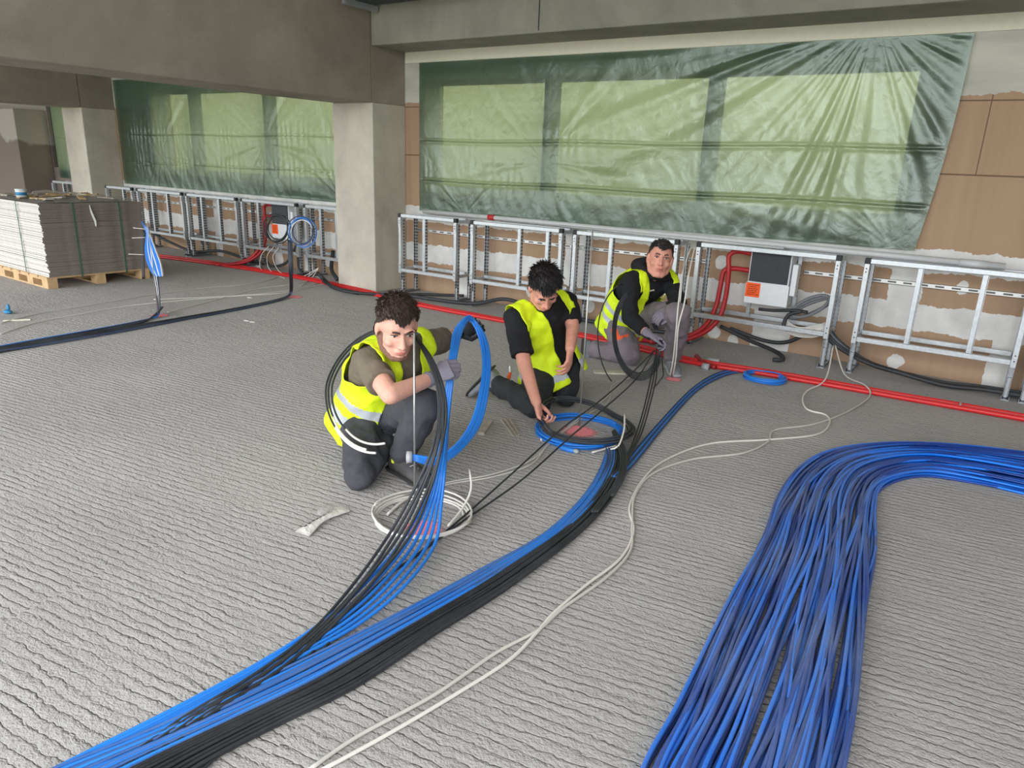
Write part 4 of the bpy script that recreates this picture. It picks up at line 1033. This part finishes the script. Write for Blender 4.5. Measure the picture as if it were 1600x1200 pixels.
# middle worker --------------------------------------------------------------
J = {}
J['kR'] = F(838, 652)+V(0, 0, .075); J['kL'] = F(882, 634)+V(0, 0, .075)
J['hR'] = D(842, 580, 4.62); J['hL'] = D(882, 566, 4.76)
J['aR'] = F(772, 628)+V(0, 0, .125); J['aL'] = J['kL']+V(-.28, .36, 0)
J['sR'] = D(804, 497, 4.36); J['sL'] = D(886, 470, 4.58)
J['eR'] = bl(J['sR'], 820, 570, .31, -1); J['wR'] = bl(J['eR'], 838, 628, .27, -1)
J['eL'] = D(895, 512, 4.50); J['wL'] = D(891, 545, 4.33)
J['hc'] = D(850, 451, 4.27)
hands = {'R': dict(d=CR*.25-CU*.95+CF*.1, pn=CR*.9-CF*.3+CU*.2, side=-1, curl=(.6, .9, .7), thumb=.8), 'L': dict(d=-CU*.95-CR*.1+TO*.25, pn=-CR*.8+CF*.3, side=1, curl=(.35, .6, .5), thumb=.5)}
boots = {'R': dict(d=V(-.55, -.05, -.62), u=V(.85, .2, -.5), mat=M_bootg), 'L': dict(d=V(-.6, .6, -.5), u=V(-.5, .3, .8), mat=M_boot)}
p2 = person('person', 'kneeling man in black T-shirt and yellow vest looking down at the coil he grips', J, TO*.40+CR*.14-CU*.90, CU*.55+TO*.80+CR*.06, M_skin2, M_hair2, ('black_t_shirt', M_blackc), M_workk, boots, 0, hands,
       dict(hem=-.12, w0=.062, w1=.085, c=.035, bands=((.0, .10),), armR=.215, armL=.185, hole=.055, flare=.05), sleeve=.80, vox=.0052, hlen=.024, lk=1.3, comb=.9, lsc=.94)
# rear worker ----------------------------------------------------------------
J = {}
J['kR'] = F(982, 570)+V(0, 0, .08); J['aL'] = F(1048, 578)+V(0, 0, .10)
J['kL'] = bl(J['aL'], 1062, 492, .46, -1)
J['hR'] = D(962, 505, 5.72); J['hL'] = D(990, 495, 5.84)
J['aR'] = D(926, 545, 5.86)
J['sR'] = D(987, 437, 5.42); J['sL'] = D(1046, 436, 5.56)
J['eR'] = bl(J['sR'], 984, 496, .32, -1); J['wR'] = bl(J['eR'], 1014, 524, .27, -1)
J['eL'] = bl(J['sL'], 1060, 474, .30, -1); J['wL'] = D(1044, 483, 5.28)
J['hc'] = D(1031, 406, 5.32)
hands = {'R': dict(glove=1, d=CR*.9-CU*.25, pn=-CU*.8+CF*.2-CR*.2, side=-1, curl=(.6, .9, .7), thumb=.6), 'L': dict(glove=1, d=-CR*.75-CU*.55+TO*.2, pn=-CU*.8+CF*.5, side=1, curl=(.3, .6, .5), thumb=.5)}
boots = {'R': dict(d=V(.05, -.12, -1), u=V(.55, .5, -.1), mat=M_bootg), 'L': dict(d=V(.55, -.80, -.05), u=ZV, mat=M_bootg, sole=M_tape, lace=M_whitep)}
kRp = J['kR']; hRp = J['hR']
def orange_panel(c):
    q = (c-kRp).dot(hRp-kRp)/(hRp-kRp).length_squared; d = c-kRp.lerp(hRp, q); s_ = d.dot(CR)
    return (.45 < q < .80 and -.075 < s_ < -.035) or (.42 < q < .49 and -.05 < s_ < .03)
p3 = person('person', 'crouching man in black hoodie, yellow vest and grey trousers looking at the camera', J, TO*.93-CR*.10-CU*.20, CU*.95+CR*.16, M_skin2, M_hair3, ('black_hoodie', M_blackc), M_workl, boots, 0, hands,
       dict(hem=-.22, w0=.020, w1=.085, c=.02, bands=((.03, .12), (.22, .31)), armR=.165, armL=.165, hole=.105), sleeve=1.62, hood=True, vox=.0052, hlen=.010, lk=.7, comb=.5, belly=.02, tmat=(M_orangec, orange_panel), hs=1.04, mark=chest_mark)

# ------------------------------------------------------------------ bundles of cable
def bundle(L, Rr, n, r, mat, name, label, group, seed, layers=2, wander=.12, steps=90, mats=None, lift=None, spread=None, umin=0, umax=1):
    A = resample(smooth_path(L), steps); B = resample(smooth_path(Rr), steps); out = []
    rr = random.Random(seed)
    for i in range(n):
        lay = i % layers; u0 = umin+(umax-umin)*((i//layers)+.5)/max(1, math.ceil(n/layers)); ph = rr.uniform(0, 50); pts = []
        for k in range(steps):
            s_ = k/(steps-1)
            u = u0+wander*(noise.noise(Vector((s_*(3.0 if r > .006 else 2.2)+ph, i*3.7, 1)))*1.0+noise.noise(Vector((s_*5+ph, i*1.7, 4)))*.12)
            u = max(umin, min(umax, u))
            p = A[k].lerp(B[k], u)
            hgt = r*1.05+lay*r*(2.1 if r > .006 else 1.75)+abs(noise.noise(Vector((s_*5+ph, i, 9))))*r*1.3
            if lift: hgt += lift(s_, u)*(.4+.6*lay/max(1, layers-1) if layers > 1 else 1)
            pts.append(V(p.x, p.y, hgt))
        o = MB().tube(pts, r, 7).build(name, mats[i % len(mats)] if mats else mat, None, True)
        tag(o, label, 'cable', group); out.append(o)
    return out
# the wide blue bundle
Lf = [F(850, 1600), F(960, 1330), F(1008, 1205), F(1060, 1110), F(1130, 965), F(1190, 850), F(1215, 785), F(1250, 738), F(1300, 712), F(1380, 701), F(1480, 703), F(1600, 716), F(1760, 740), F(2000, 785), F(2250, 840)]
Rt = [F(1230, 1600), F(1290, 1330), F(1318, 1200), F(1335, 1100), F(1350, 960), F(1366, 870), F(1366, 800), F(1374, 770), F(1405, 752), F(1450, 746), F(1510, 755), F(1600, 774), F(1720, 800), F(1950, 860), F(2180, 930)]
bundle(Lf, Rt, 108, .0068, None, 'blue_cable', 'blue cable in the wide bundle sweeping across the lower right floor', 'blue cables in the wide bundle', 3, layers=3, wander=.21, steps=170,
       mats=[M_wide1, M_wide2, M_wide2, M_wide1, M_wide2], lift=lambda s_, u: .02*math.sin(PI*u)*(.5+.8*max(0, min(1, (s_-.5)*3))))
# the long bundle from the coil in the middle to the lower left
Lm = [F(948, 705), F(935, 740), F(905, 785), F(850, 838), F(760, 890), F(640, 955), F(500, 1025), F(380, 1082), F(230, 1150), F(95, 1205), F(-60, 1270), F(-300, 1390)]
Rm = [F(975, 700), F(978, 735), F(950, 790), F(890, 850), F(800, 920), F(690, 990), F(570, 1070), F(450, 1130), F(350, 1182), F(270, 1230), F(150, 1300), F(-60, 1440)]
bundle(Lm, Rm, 22, .0052, None, 'blue_cable', 'blue cable on the upper side of the long middle bundle', 'blue cables of the long middle bundle', 8, layers=2, wander=.10, mats=[M_blue, M_blued, M_navy, M_blue], umin=0, umax=.52)
bundle(Lm, Rm, 20, .0056, M_black, 'black_cable', 'black cable on the lower side of the long middle bundle', 'black cables of the long middle bundle', 9, layers=2, wander=.10, umin=.48, umax=1)
# two dark blue cables that leave the middle bundle towards the back
for k in range(5):
    o = 3.2*k
    cable('blue_cable', [F(955+o, 745+o*.3, .02), F(985+o, 712+o*.4, .012), F(1030+o*.7, 660+o*.4, .008), F(1080+o*.4, 608+o*.5, .007), F(1120+o*.3, 583+o*.6, .007), F(1160, 575+o*.5, .007), F(1200, 578+o*.3, .02)], .0046, [M_navy, M_blue][k % 2],
          'dark blue cable curving from the middle bundle to the small blue coil', 'cable', 'dark blue cables running back to the small coil')
cc = F(1194, 592, .01)
for k in range(6):
    pts = []
    for i in range(49):
        a = 2*PI*i/24+k; rr_ = .145+.008*math.sin(k*2.1)+.006*math.sin(a*1.5+k)
        pts.append(cc+V(math.cos(a)*rr_, math.sin(a)*rr_*.9, .006*k+.003*math.sin(a*3+k)))
    cable('blue_cable_coil', pts, .0045, M_blue, 'blue cable loop in the small coil lying on the floor by the red pipes', 'cable coil', 'loops of the small blue coil by the wall', raw=True)

def mixpath(*a):   # (px,py,'f',z) on a height, (px,py,'d',depth) at a distance
    return [F(q[0], q[1], q[3]) if q[2] == 'f' else D(q[0], q[1], q[3]) for q in a]
# man 1: black cables from his shoulder coil down to the floor and away to the lower left
for k in range(5):
    o = (k-2); q = [0, .7, -.4, .9, -.8][k]
    pts = mixpath((650+o*1, 526+o, 'd', 3.50-.01*k), (672+o*1.8, 562, 'd', 3.27), (688+o*2.6+q, 605, 'd', 3.08), (691+o*2.8-q, 650, 'd', 2.98), (682+o*4.0+q*2, 705, 'd', 2.90), (660+o*6.5, 765+q*3, 'd', 2.88), (628+o*8.5, 830, 'f', .10+.006*k), (574+o*8, 905+q*5, 'f', .03+.006*k), (500+o*6, 985, 'f', .02), (420+o*8+q*5, 1050, 'f', .018), (300+o*9, 1125, 'f', .015), (205+o*13, 1200, 'f', .012), (110+o*13, 1262, 'f', .01))
    cable('black_cable', pts, .0062, M_black, 'black cable running from the front worker’s shoulder coil down to the lower left corner', 'cable', 'black cables from the front worker')
coilc = D(597, 602, 3.50)
e1 = (CR*.95-CF*.32).normalized(); e2 = (CU*.9+CF*.42).normalized()
for k in range(3):
    R0 = .300+.012*k-(.05 if k == 2 else 0); pts = []
    a0, a1 = math.radians(40), math.radians(212+10*k)
    for i in range(30):
        a = a0+(a1-a0)*i/29
        pts.append(coilc+e1*math.cos(a)*R0+e2*math.sin(a)*R0*1.08+CF*(-.012*k)+CF*(.15*max(0, math.sin(a))))
    o = cable('black_cable_loop', pts, .0052, M_black, 'black cable looped behind the front worker’s back, %s of three' % ['outermost', 'middle', 'innermost'][k], 'cable', step=.02)
    # white end sleeve continues the loop
    q = [pts[-1]]
    for i in range(1, 9):
        a = a1+math.radians(6.5)*i; q.append(coilc+e1*math.cos(a)*R0+e2*math.sin(a)*R0*1.08+CF*(-.012*k-.014*i))
    cable('white_end_sleeve', q, .0056, M_white, parent=o)
# man 1: blue cables through his hands
dR = (J1['wR']-CAM).dot(CF)+.045
for k in range(6):
    o = k-2.5; q = [0, 1, -1, .6, -.7, .3][k]
    pts = mixpath((642+o*.5, 714+o*1.3, 'd', 3.14), (682, 720+o*2.2, 'd', 3.18), (720+o*1.2, 695+o*1.6+q, 'd', 3.27), (748+o*2.2, 648+o*1.4, 'd', 3.45), (760+o*2.0+q, 575, 'd', 3.70), (753+o*1.8, 525, 'd', 3.84+.01*q), (734+o*.9, 493+abs(o)*2, 'd', 3.84), (717+o*2.2, 515, 'd', 3.70), (709+o*1.8+q, 550, 'd', 3.50), (704+o*1.6, 588, 'd', dR), (697+o*1.7-q, 650, 'd', dR-.05), (690+o*2.4, 720+q, 'd', 2.98), (676+o*5.5, 785, 'd', 2.93), (652+o*11, 850, 'f', .05), (600+o*13, 915, 'f', .02+.004*k), (530+o*12, 975, 'f', .016), (430+o*9, 1035, 'f', .012), (300+o*9, 1105, 'f', .012), (180+o*11, 1168, 'f', .01), (60+o*12, 1230, 'f', .01))
    cable('blue_cable', pts, .0068, M_blue, 'bright blue cable looped through the front worker’s gloved hands and trailing away', 'cable', 'blue cables held by the front worker')
a = D(640, 714, 3.14); tag(MB().tube([a-CR*.012, a+CR*.012], .026, 12).build('tape_wrap', M_tape, None, True), 'white tape round the end of the blue loop by the front worker’s boot', 'tape')
# two thin black cables stretched from worker 3 across the floor
for k in range(2):
    o = k*10
    cable('black_cable', mixpath((1022, 548, 'd', 5.25), (985+o, 585+o*.6, 'd', 5.0), (930+o*1.2, 632+o*.8, 'f', .14), (880+o*1.4, 668+o*1.2, 'f', .12), (800+o*1.5, 740+o, 'f', .06), (715+o*.3, 815+o*.3, 'f', .02), (650+o*.2, 868, 'f', .02), (600, 905, 'f', .015), (530-o, 985, 'f', .012), (440-o*2, 1090, 'f', .01), (330-o*3, 1190, 'f', .01), (260-o*3, 1260, 'f', .01)), .0048, M_black,
          ['left one of two thin black cables stretched from the rear worker’s hand over the floor', 'right one of two thin black cables stretched from the rear worker’s hand over the floor'][k], 'cable')
for k in range(3):
    o = k*4
    cable('black_cable', mixpath((1026, 545, 'd', 5.22), (1018+o, 585, 'd', 4.95), (1008+o, 630, 'f', .09), (995+o, 675, 'f', .04), (980+o*.6, 712, 'f', .03), (965+o*.5, 750, 'f', .03), (925+o, 800, 'f', .035)), .005, M_black,
          'black cable dropping from the rear worker’s glove into the long middle bundle', 'cable', 'black cables from the rear worker into the middle bundle')
# worker 3: black hand coil
c3 = D(997, 522, 5.2)
for k in range(6):
    Rk = .315-.012*k if k < 5 else .40; pts = []
    for i in range(44):
        a = math.radians(70)+math.radians(250)*i/43
        pts.append(c3+(CR*.62-CF*.25)*math.cos(a)*Rk*(.9 if k < 5 else 1)+(CU*.98+CF*.24)*math.sin(a)*Rk*1.08-CU*(0 if k < 5 else .02)-CR*(0 if k < 5 else .03)+CF*(.006*k+.30*max(0, 1-i/7)))
    pts += [D(1030+k*.6, 556, 5.2), D(1029, 538, 5.2)]
    cable('black_cable_loop', pts, .005, M_black, ['black cable loop held in the rear worker’s right glove', 'widest black cable loop held by the rear worker'][k == 5], 'cable', 'loops held by the rear worker' if k < 5 else None)
# coil in front of the middle worker
cm = F(905, 678, 0)
for k in range(9):
    pts = []; R0 = .235+.006*(k % 4); ph = k*.9
    for i in range(61):
        a = 2*PI*i/30+ph
        rr_ = R0+.012*noise.noise(Vector((math.cos(a)*1.5, math.sin(a)*1.5, k)))
        pts.append(cm+V(math.cos(a)*rr_*1.0, math.sin(a)*rr_*1.02, .008+.0085*(k//2)+.004*math.sin(a*2+k)))
    cable('blue_cable_coil', pts, .005, M_blue, 'blue cable loop in the coil on the floor in front of the middle worker', 'cable coil', 'blue loops in front of the middle worker', raw=True)
for k in range(7):
    pts = []; R0 = .245+.008*(k % 3); ph = math.radians(165)
    for i in range(50):
        a = ph+2*PI*i/49*(1.0)
        lift = .075*max(0, math.cos(a-ph))
        pts.append(cm+V(.01, .01, 0)+V(math.cos(a)*rr_*1.08+.005*k, math.sin(a)*rr_*1.05, .052+.008*(k % 4)+lift))
        rr_ = R0
    cable('black_cable_coil', pts, .0054, M_black, 'black cable loop gripped by the middle worker on top of the blue coil', 'cable coil', 'black loops in the middle worker’s hand', raw=True)
for k in range(4):
    cable('black_cable', [cm+V(.20, .02+.01*k, .06), F(962+3*k, 690, .05), F(970+3*k, 712, .04), F(966+3*k, 745, .035), F(948+3*k, 775, .03)], .0054, M_black, 'black cable leading from the middle worker’s coil into the long bundle', 'cable', 'black cables from the middle coil')
for k in range(3):
    cable('blue_cable', [cm+V(.2, -.1, .02), F(955-4*k, 700, .02), F(956-4*k, 722, .02), F(945-5*k, 750, .015), F(915-6*k, 785, .012)], .0048, M_navy, 'dark blue cable leading from the middle coil into the long bundle', 'cable', 'blue cables from the middle coil')
for k, q in enumerate((((954, 702, 'f', .03), (966, 697, 'f', .05), (975, 672, 'f', .1), (976, 647, 'f', .14)), ((925, 707, 'f', .02), (950, 700, 'f', .02), (970, 694, 'f', .03)), ((846, 655, 'f', .02), (842, 672, 'f', .01), (846, 688, 'f', .01)))):
    cable('white_cable_end', mixpath(*q), .0052, M_white, ['white cable end sticking up right of the middle coil', 'white cable end lying on the front right of the middle coil', 'white cable end left of the middle coil under the worker’s hand'][k])
cable('blue_cable_end', mixpath((868, 690, 'f', .012), (880, 700, 'f', .012), (900, 705, 'f', .012)), .014, M_blue, 'taped blue cable ends pointing forward from the middle coil')
a = F(900, 705, .014); tag(MB().ell(a, V(.018, 0, 0), V(0, .014, 0), V(0, 0, .013)).build('tape_wrap', M_tape, None, True), 'ball of white tape on the blue cable ends of the middle coil', 'tape')
# white coil by the front worker
cw = F(655, 810, 0)
for k in range(4):
    pts = []; R0 = .185+.012*k
    for i in range(54):
        a = 2*PI*i/27+k*1.3
        pts.append(cw+V(math.cos(a)*(R0+.01*math.sin(a+k)), math.sin(a)*(R0*1.0+.012*math.sin(2*a+k))+.008*k, .007+.006*k+.003*math.sin(a*2)))
    cable('white_cable_coil', pts, .0052, M_white, 'white cable loop in the coil on the floor before the front worker’s knee', 'cable coil', 'white loops before the front worker', raw=True)
cable('white_cable_end', mixpath((700, 822, 'f', .03), (722, 795, 'f', .05), (736, 765, 'f', .10), (734, 734, 'f', .15)), .0052, M_white, 'long white cable end curving up right of the white coil')
cable('white_cable_end', mixpath((640, 838, 'f', .03), (680, 836, 'f', .03), (715, 826, 'f', .03), (736, 814, 'f', .03)), .0052, M_white, 'white cable end pointing right in front of the white coil')
for k in range(2):
    cable('beige_cable', mixpath((605, 805-2*k, 'f', .008), (640, 778-2*k, 'f', .008), (700, 757-3*k, 'f', .006), (770, 745-4*k, 'f', .006), (830, 725-k*6, 'f', .006), (862, 690, 'f', .006), (915, 650-k*5, 'f', .006), (950, 628-k*9, 'f', .006), (960, 605-k*5, 'f', .006), (1003, 578+k*5, 'f', .006), (1030, 560, 'f', .03)), .0045, M_beige,
          ['front', 'rear'][k]+' one of two dusty white cables from the white coil back past the middle worker', 'cable')
# two long white cables across the floor to the wall
g1 = [(480, 1205), (560, 1150), (680, 1085), (775, 1020), (840, 985), (880, 950), (950, 900), (985, 860), (988, 820), (992, 775), (1020, 740), (1080, 718), (1160, 708), (1200, 690), (1210, 672), (1270, 663), (1320, 645), (1358, 620), (1352, 602), (1320, 585), (1305, 560)]
g2 = [(500, 1205), (590, 1155), (700, 1090), (790, 1045), (815, 1000), (850, 990), (840, 985), (880, 950), (920, 905), (975, 870), (990, 830), (985, 790), (1010, 745), (1045, 716), (1110, 693), (1200, 688), (1275, 680), (1296, 662), (1292, 650), (1262, 640), (1255, 622), (1262, 612), (1290, 590), (1302, 560)]
g2 = [(500, 1205), (610, 1145), (720, 1080), (800, 1028), (846, 980), (865, 958), (915, 915), (970, 872), (990, 830), (984, 790), (1008, 745), (1045, 716), (1110, 693), (1200, 687), (1275, 679), (1296, 662), (1290, 648), (1262, 640), (1254, 624), (1262, 610), (1290, 592), (1302, 560)]
for k, gp in enumerate((g1, g2)):
    cable('white_cable', [F(x, y, .006 if y > 625 else (.016 if y > 605 else .045)) for x, y in gp[:-1]]+[W(gp[-1][0], gp[-1][1]-20, 6.0)], .0058, M_beige, ['long dusty white cable with the wider loop near the right frames', 'long dusty white cable with the tight bend below the right frames'][k], 'cable')
# left group: hank on a threaded rod, standing coils, their floor bundles
for k in range(8):
    m = [M_blue, M_black, M_black, M_black, M_navy, M_black, M_black, M_black][k]; o = k*1.3
    cable('floor_cable', [V(*F(247, 489, .25+.03*(k % 3))), F(250+k*.6, 480, .08), F(246-k, 494, .02), F(225, 500+o*.3, .012), F(180, 509+o*.6, .01), F(130, 518+o*.8, .012), F(60, 530+o, .01), F(0, 541+o, .01), F(-60, 552+o, .01)], .0065, m, 'dark cable on the floor leaving the blue hank towards the left edge', 'cable', 'floor cables from the blue hank')
for k in range(8):
    m = [M_black, M_black, M_black, M_black, M_black, M_black, M_navy, M_navy][k]; o = k*.9
    cable('floor_cable', [D(450+(k % 5)*1.4, 375, D_ if False else 7.35) for D_ in (0,)]+[D(452+(k % 5)*1.3, 420, 7.36), F(453+(k % 4)*1.2, 455, .06), F(447, 463+o*.3, .02), F(420, 471+o*.4, .01), F(360, 483+o*.5, .01), F(290, 495+o*.6, .01), F(190, 512+o*.9, .012), F(100, 527+o, .012), F(0, 543+o, .012), F(-60, 553+o, .012)], .0062, m, 'dark cable from the standing coils along the floor to the left edge', 'cable', 'floor cables from the standing coils')
base_ = F(455, 463); top_ = base_+V(0, 0, .95)
def ring_coil(c, R0, n, mat, lab, grp, r=.006, tilt=0, ex=CR, ey=CU):
    for k in range(n):
        pts = []; rk = R0*(1-.06*(k % 4)); off = (CR*.006*k-CU*.01*(k % 3))
        for i in range(33):
            a = 2*PI*i/32+tilt; pts.append(c+off+ex*math.cos(a)*rk*.92+ey*math.sin(a)*rk*(1.05+.01*k)+CF*.012*k)
        cable('cable_loop', pts, r, mat[k % len(mat)], lab, 'cable coil', grp, raw=True)
ring_coil(D(430, 355, 7.35), .135, 5, [M_black], 'black loop of the left hanging coil on the rod by the left bay', 'black hanging loops')
ring_coil(D(469, 360, 7.30), .14, 6, [M_navy, M_blue, M_white], 'blue or white loop of the right hanging coil on the rod by the left bay', 'blue and white hanging loops')
# blue hank
hk = F(246, 492)
for k in range(12):
    e = k*.9; m = [M_blue, M_blue, M_blue, M_white][k % 4]
    pts = mixpath((222+e*.3, 346+e*.5, 'd', 7.22), (226+e*.4, 356, 'd', 7.18), (229+e*.5, 366, 'd', 7.15), (227+e*1.6, 390, 'd', 7.12), (231+e*2.0, 412, 'd', 7.11), (242+e*1.2, 431+e*.1, 'd', 7.11), (248+e*.6, 422, 'd', 7.12), (241+e*.7, 400, 'd', 7.13), (236+e*.3, 378, 'd', 7.15), (231+e*.2, 362, 'd', 7.17))
    cable('hank_cable', pts, .006, m, ['blue strand of the hank hanging on the rod beside the board stack', 'white strand of the hank hanging on the rod beside the board stack'][k % 4 == 3], 'cable', ['blue strands of the hank', 'white strands of the hank'][k % 4 == 3], step=.02)
for k in range(3):
    cable('black_cable', mixpath((224+k, 360, 'd', 7.2), (222+k*1.2, 385, 'd', 7.2), (222+k*1.3, 410, 'd', 7.2), (223+k*1.4, 436, 'd', 7.2)), .007, M_black, 'black cable end hanging straight down left of the blue hank', 'cable', 'black ends left of the hank')
for k in range(6):
    cable('hank_tail', mixpath((240+k, 428, 'd', 7.12), (244+k*.8, 450, 'd', 7.08), (247+k*.5, 470, 'd', 7.0), (248+k*.3, 486, 'f', .06)), .007, [M_black, M_white, M_navy][k % 3], ['black cable of the upright tail below the blue hank', 'white cable of the upright tail below the blue hank', 'dark blue cable of the upright tail below the blue hank'][k % 3], 'cable', ['black tails below the hank', 'white tails below the hank', 'dark blue tails below the hank'][k % 3])
for k, (a, b_) in enumerate((((208, 356), (224, 358)), ((206, 372), (224, 371)), ((201, 397), (222, 398)))):
    cable('white_wire', mixpath((a[0], a[1], 'd', 7.15), (b_[0]+3, b_[1], 'd', 7.15)), .003, M_white, ['top', 'middle', 'lowest'][k]+' white wire end poking left from the blue hank', 'cable')
for k, gp in enumerate(([(0, 505), (60, 490), (120, 480), (180, 470), (240, 460), (320, 450), (380, 445), (420, 438), (435, 432), (445, 435)], [(0, 522), (60, 503), (130, 490), (200, 478), (300, 468), (380, 462), (440, 458), (490, 447), (510, 443)], [(240, 468), (330, 464), (420, 458), (470, 450), (500, 440), (492, 432), (470, 447)], [(262, 488), (330, 470), (400, 452), (450, 445), (480, 438), (498, 425)])):
    cable('floor_wire', [F(x, y, .006) for x, y in gp], .0045, [M_beige, M_beige, M_white, M_beige][k], ['grey-white wire on the floor nearest the pallet', 'grey-white wire on the floor just behind the blue hank', 'bright white wire between the hank and the near column', 'dusty wire on the floor ending at the frame left of the near column'][k], 'cable')
for k in range(3):
    cable('white_wire', [V(-7.95+.1*k, 6.0, .33), V(-8.05+.12*k, 5.95, .2), V(-8.0+.2*k, 5.9, .03), V(-7.7+.25*k, 5.9, .01), V(-7.3+.1*k, 5.95, .01), V(-7.0, 6.0, .15)], .004, M_white, 'thin white wire drooping below the frame with the hanging coils', 'cable', 'thin white wires below the left frames')

# ------------------------------------------------------------------ threaded rods and paint marks
def rod(px, py, h, label, lean=(0, 0)):
    p = F(px, py); b = MB(); b.tube([p, p+V(lean[0], lean[1], h)], .0045, 8); tag(b.build('threaded_rod', M_rod, None, True), label, 'threaded rod')
rod(648, 781, .785, 'thin upright steel rod in front of the front worker’s face')
rod(905, 665, 1.16, 'thin upright steel rod rising out of the middle coil')
rod(247, 491, .86, 'thin upright steel rod carrying the blue hank')
rod(455, 462, .85, 'thin upright steel rod carrying the two hanging coils')
for k in range(2):
    cable('white_cable', mixpath((1047+k*4, 588, 'f', .005), (1052+k*4, 560, 'd', 5.22), (1057+k*3, 510, 'd', 5.07), (1060+k*9, 475, 'd', 5.06), (1067+k*10, 425, 'd', 5.15), (1080+k*6, 385, 'd', 5.35)), .0055, M_white, ['left', 'right'][k]+' one of two white cables standing up in front of the rear worker’s knee', 'cable')
rod(1050, 590, 1.0, 'thin upright steel rod in front of the rear worker’s knee')
def mark(px, py, rx, ry, label):
    p = F(px, py); b = MB(); n_ = 40
    vs = [(0, 0, 0)]+[(math.cos(2*PI*i/n_), math.sin(2*PI*i/n_), 0) for i in range(n_)]
    b.add(vs, [(0, 1+i, 1+(i+1) % n_) for i in range(n_)])
    me = b.mesh('paint_mark'); me.materials.append(M_paint); o = bpy.data.objects.new('paint_mark', me); C.objects.link(o)
    o.location = (p.x, p.y, .0015); o.scale = (rx, ry, 1); tag(o, label, 'paint mark')
mark(662, 826, .11, .10, 'pink sprayed spot on the floor inside the white coil')
mark(905, 674, .14, .12, 'pink sprayed spot on the floor inside the middle blue coil')
mark(1052, 593, .085, .07, 'pink sprayed spot in front of the rear worker’s foot')
mark(250, 493, .12, .10, 'pink sprayed spot at the foot of the blue hank rod')
mark(460, 464, .13, .10, 'pink sprayed spot at the foot of the hanging coils rod')

# ------------------------------------------------------------------ small litter
def bag():
    a, b_ = F(472, 832, .012), F(536, 793, .014); ax = (b_-a); n1, n2 = 26, 12; L_ = ax.length; ax.normalize(); ay = V(-ax.y, ax.x, 0)
    vs = []; fs = []
    for s_ in (0, 1):
        for j in range(n2+1):
            for i in range(n1+1):
                u, v = i/n1, j/n2; wd = .036+.006*math.cos(u*7)-.012*math.sin(PI*u)
                hh = (.010*math.sin(PI*v)*(1-.3*u)+.014*abs(noise.noise(Vector((u*7, v*4, 3))))*math.sin(PI*v))*(1 if s_ else -.0)
                p = a+ax*(L_*u)+ay*((v-.5)*2*wd)+V(0, 0, hh-.007+(.010*math.sin(PI*min(1, u*1.0))))
                vs.append(p)
    o_ = (n1+1)*(n2+1)
    for j in range(n2):
        for i in range(n1):
            q = j*(n1+1)+i; fs.append((q, q+n1+1, q+n1+2, q+1)); q += o_; fs.append((q, q+1, q+n1+2, q+n1+1))
    me = bpy.data.meshes.new('plastic_bag'); me.from_pydata([tuple(v) for v in vs], [], fs); me.materials.append(M_bag); bm = bmesh.new(); bm.from_mesh(me)
    bmesh.ops.remove_doubles(bm, verts=bm.verts, dist=.0004); bm.to_mesh(me); bm.free()
    o = link('plastic_bag', me, None, True); tag(o, 'empty crumpled white plastic bag on the floor left of the front worker’s knee', 'bag')
    c = F(508, 797, .03); m = MB(); m.ell(c, ax*.045, ay*.028, V(0, 0, .018)); me2 = m.build('torn_flap', M_wrap, o, True)
    q = MB(); 
    for k in range(7): c0 = a+ax*(L_*(.12+.09*k))+ay*.008+V(0, 0, .0145+.002*math.sin(k)); q.obox(c0, ax*.008, ay*.0025, V(0, 0, .0006))
    q.build('printed_line', M_cap, o)
bag()
def plank(a, b_, wd, th, mat, label, name='wood_offcut'):
    a, b_ = Vector(a), Vector(b_); ax = (b_-a)/2; ay = V(-ax.y, ax.x, 0).normalized(); m = MB(); m.obox((a+b_)/2+V(0, 0, th/2), ax, ay*wd/2, V(0, 0, th/2)); tag(m.build(name, mat), label, 'offcut')
plank(F(752, 680), F(766, 660), .035, .018, M_scrap2, 'short grey wood offcut on the floor between front and middle worker')
for k, (a, b_) in enumerate((((783, 656), (802, 682)), ((789, 655), (808, 682)), ((797, 655), (811, 680)))):
    plank(F(*a), F(*b_), .007, .008, M_scrap2, ['left', 'middle', 'right'][k]+' one of three thin sticks on the floor in front of the middle worker', 'wooden_stick')
plank(F(928, 582), F(990, 584), .07, .012, M_card, 'pale strip of cardboard on the floor between middle and rear worker', 'cardboard_strip')
plank(F(5, 502), F(48, 500), .02, .01, M_whitep, 'small white strip on the floor at the left edge', 'plastic_strip')
c = F(12, 487, .02); m = MB(); m.ell(c, V(.05, .01, 0), V(-.01, .03, 0), V(0, 0, .018)); m.ell(c+V(-.03, .02, .03), V(.02, 0, 0), V(0, .015, 0), V(0, 0, .035)); tag(m.build('blue_scrap', M_bluepl, None, True), 'crumpled scrap of blue plastic on the floor at the left edge', 'plastic scrap')
for k, q in enumerate(((385, 501), (394, 503), (390, 465))):
    p = F(*q, .006); m = MB(); m.ell(p, V(.03, .01, 0), V(-.005, .012, 0), V(0, 0, .006)); tag(m.build('paper_scrap', M_bag, None, True), ['left of two tiny paper scraps behind the front worker', 'right of two tiny paper scraps behind the front worker', 'tiny paper scrap near the hanging coils rod'][k], 'paper scrap')


# small tool at the middle worker's hip
a = D(797, 583, 4.72); b_ = D(793, 606, 4.70)
t = thing('hand_tool', 'orange-handled tool hanging at the middle worker’s right hip', 'tool', b_)
MB().tube([a, a.lerp(b_, .5)-CR*.006, b_], [.011, .013, .010], 10, rnd=True).build('handle', M_orangec, t, True)
MB().tube([a+CU*.045, a], [.008, .009], 8, rnd=True).build('shank', M_rod, t, True)
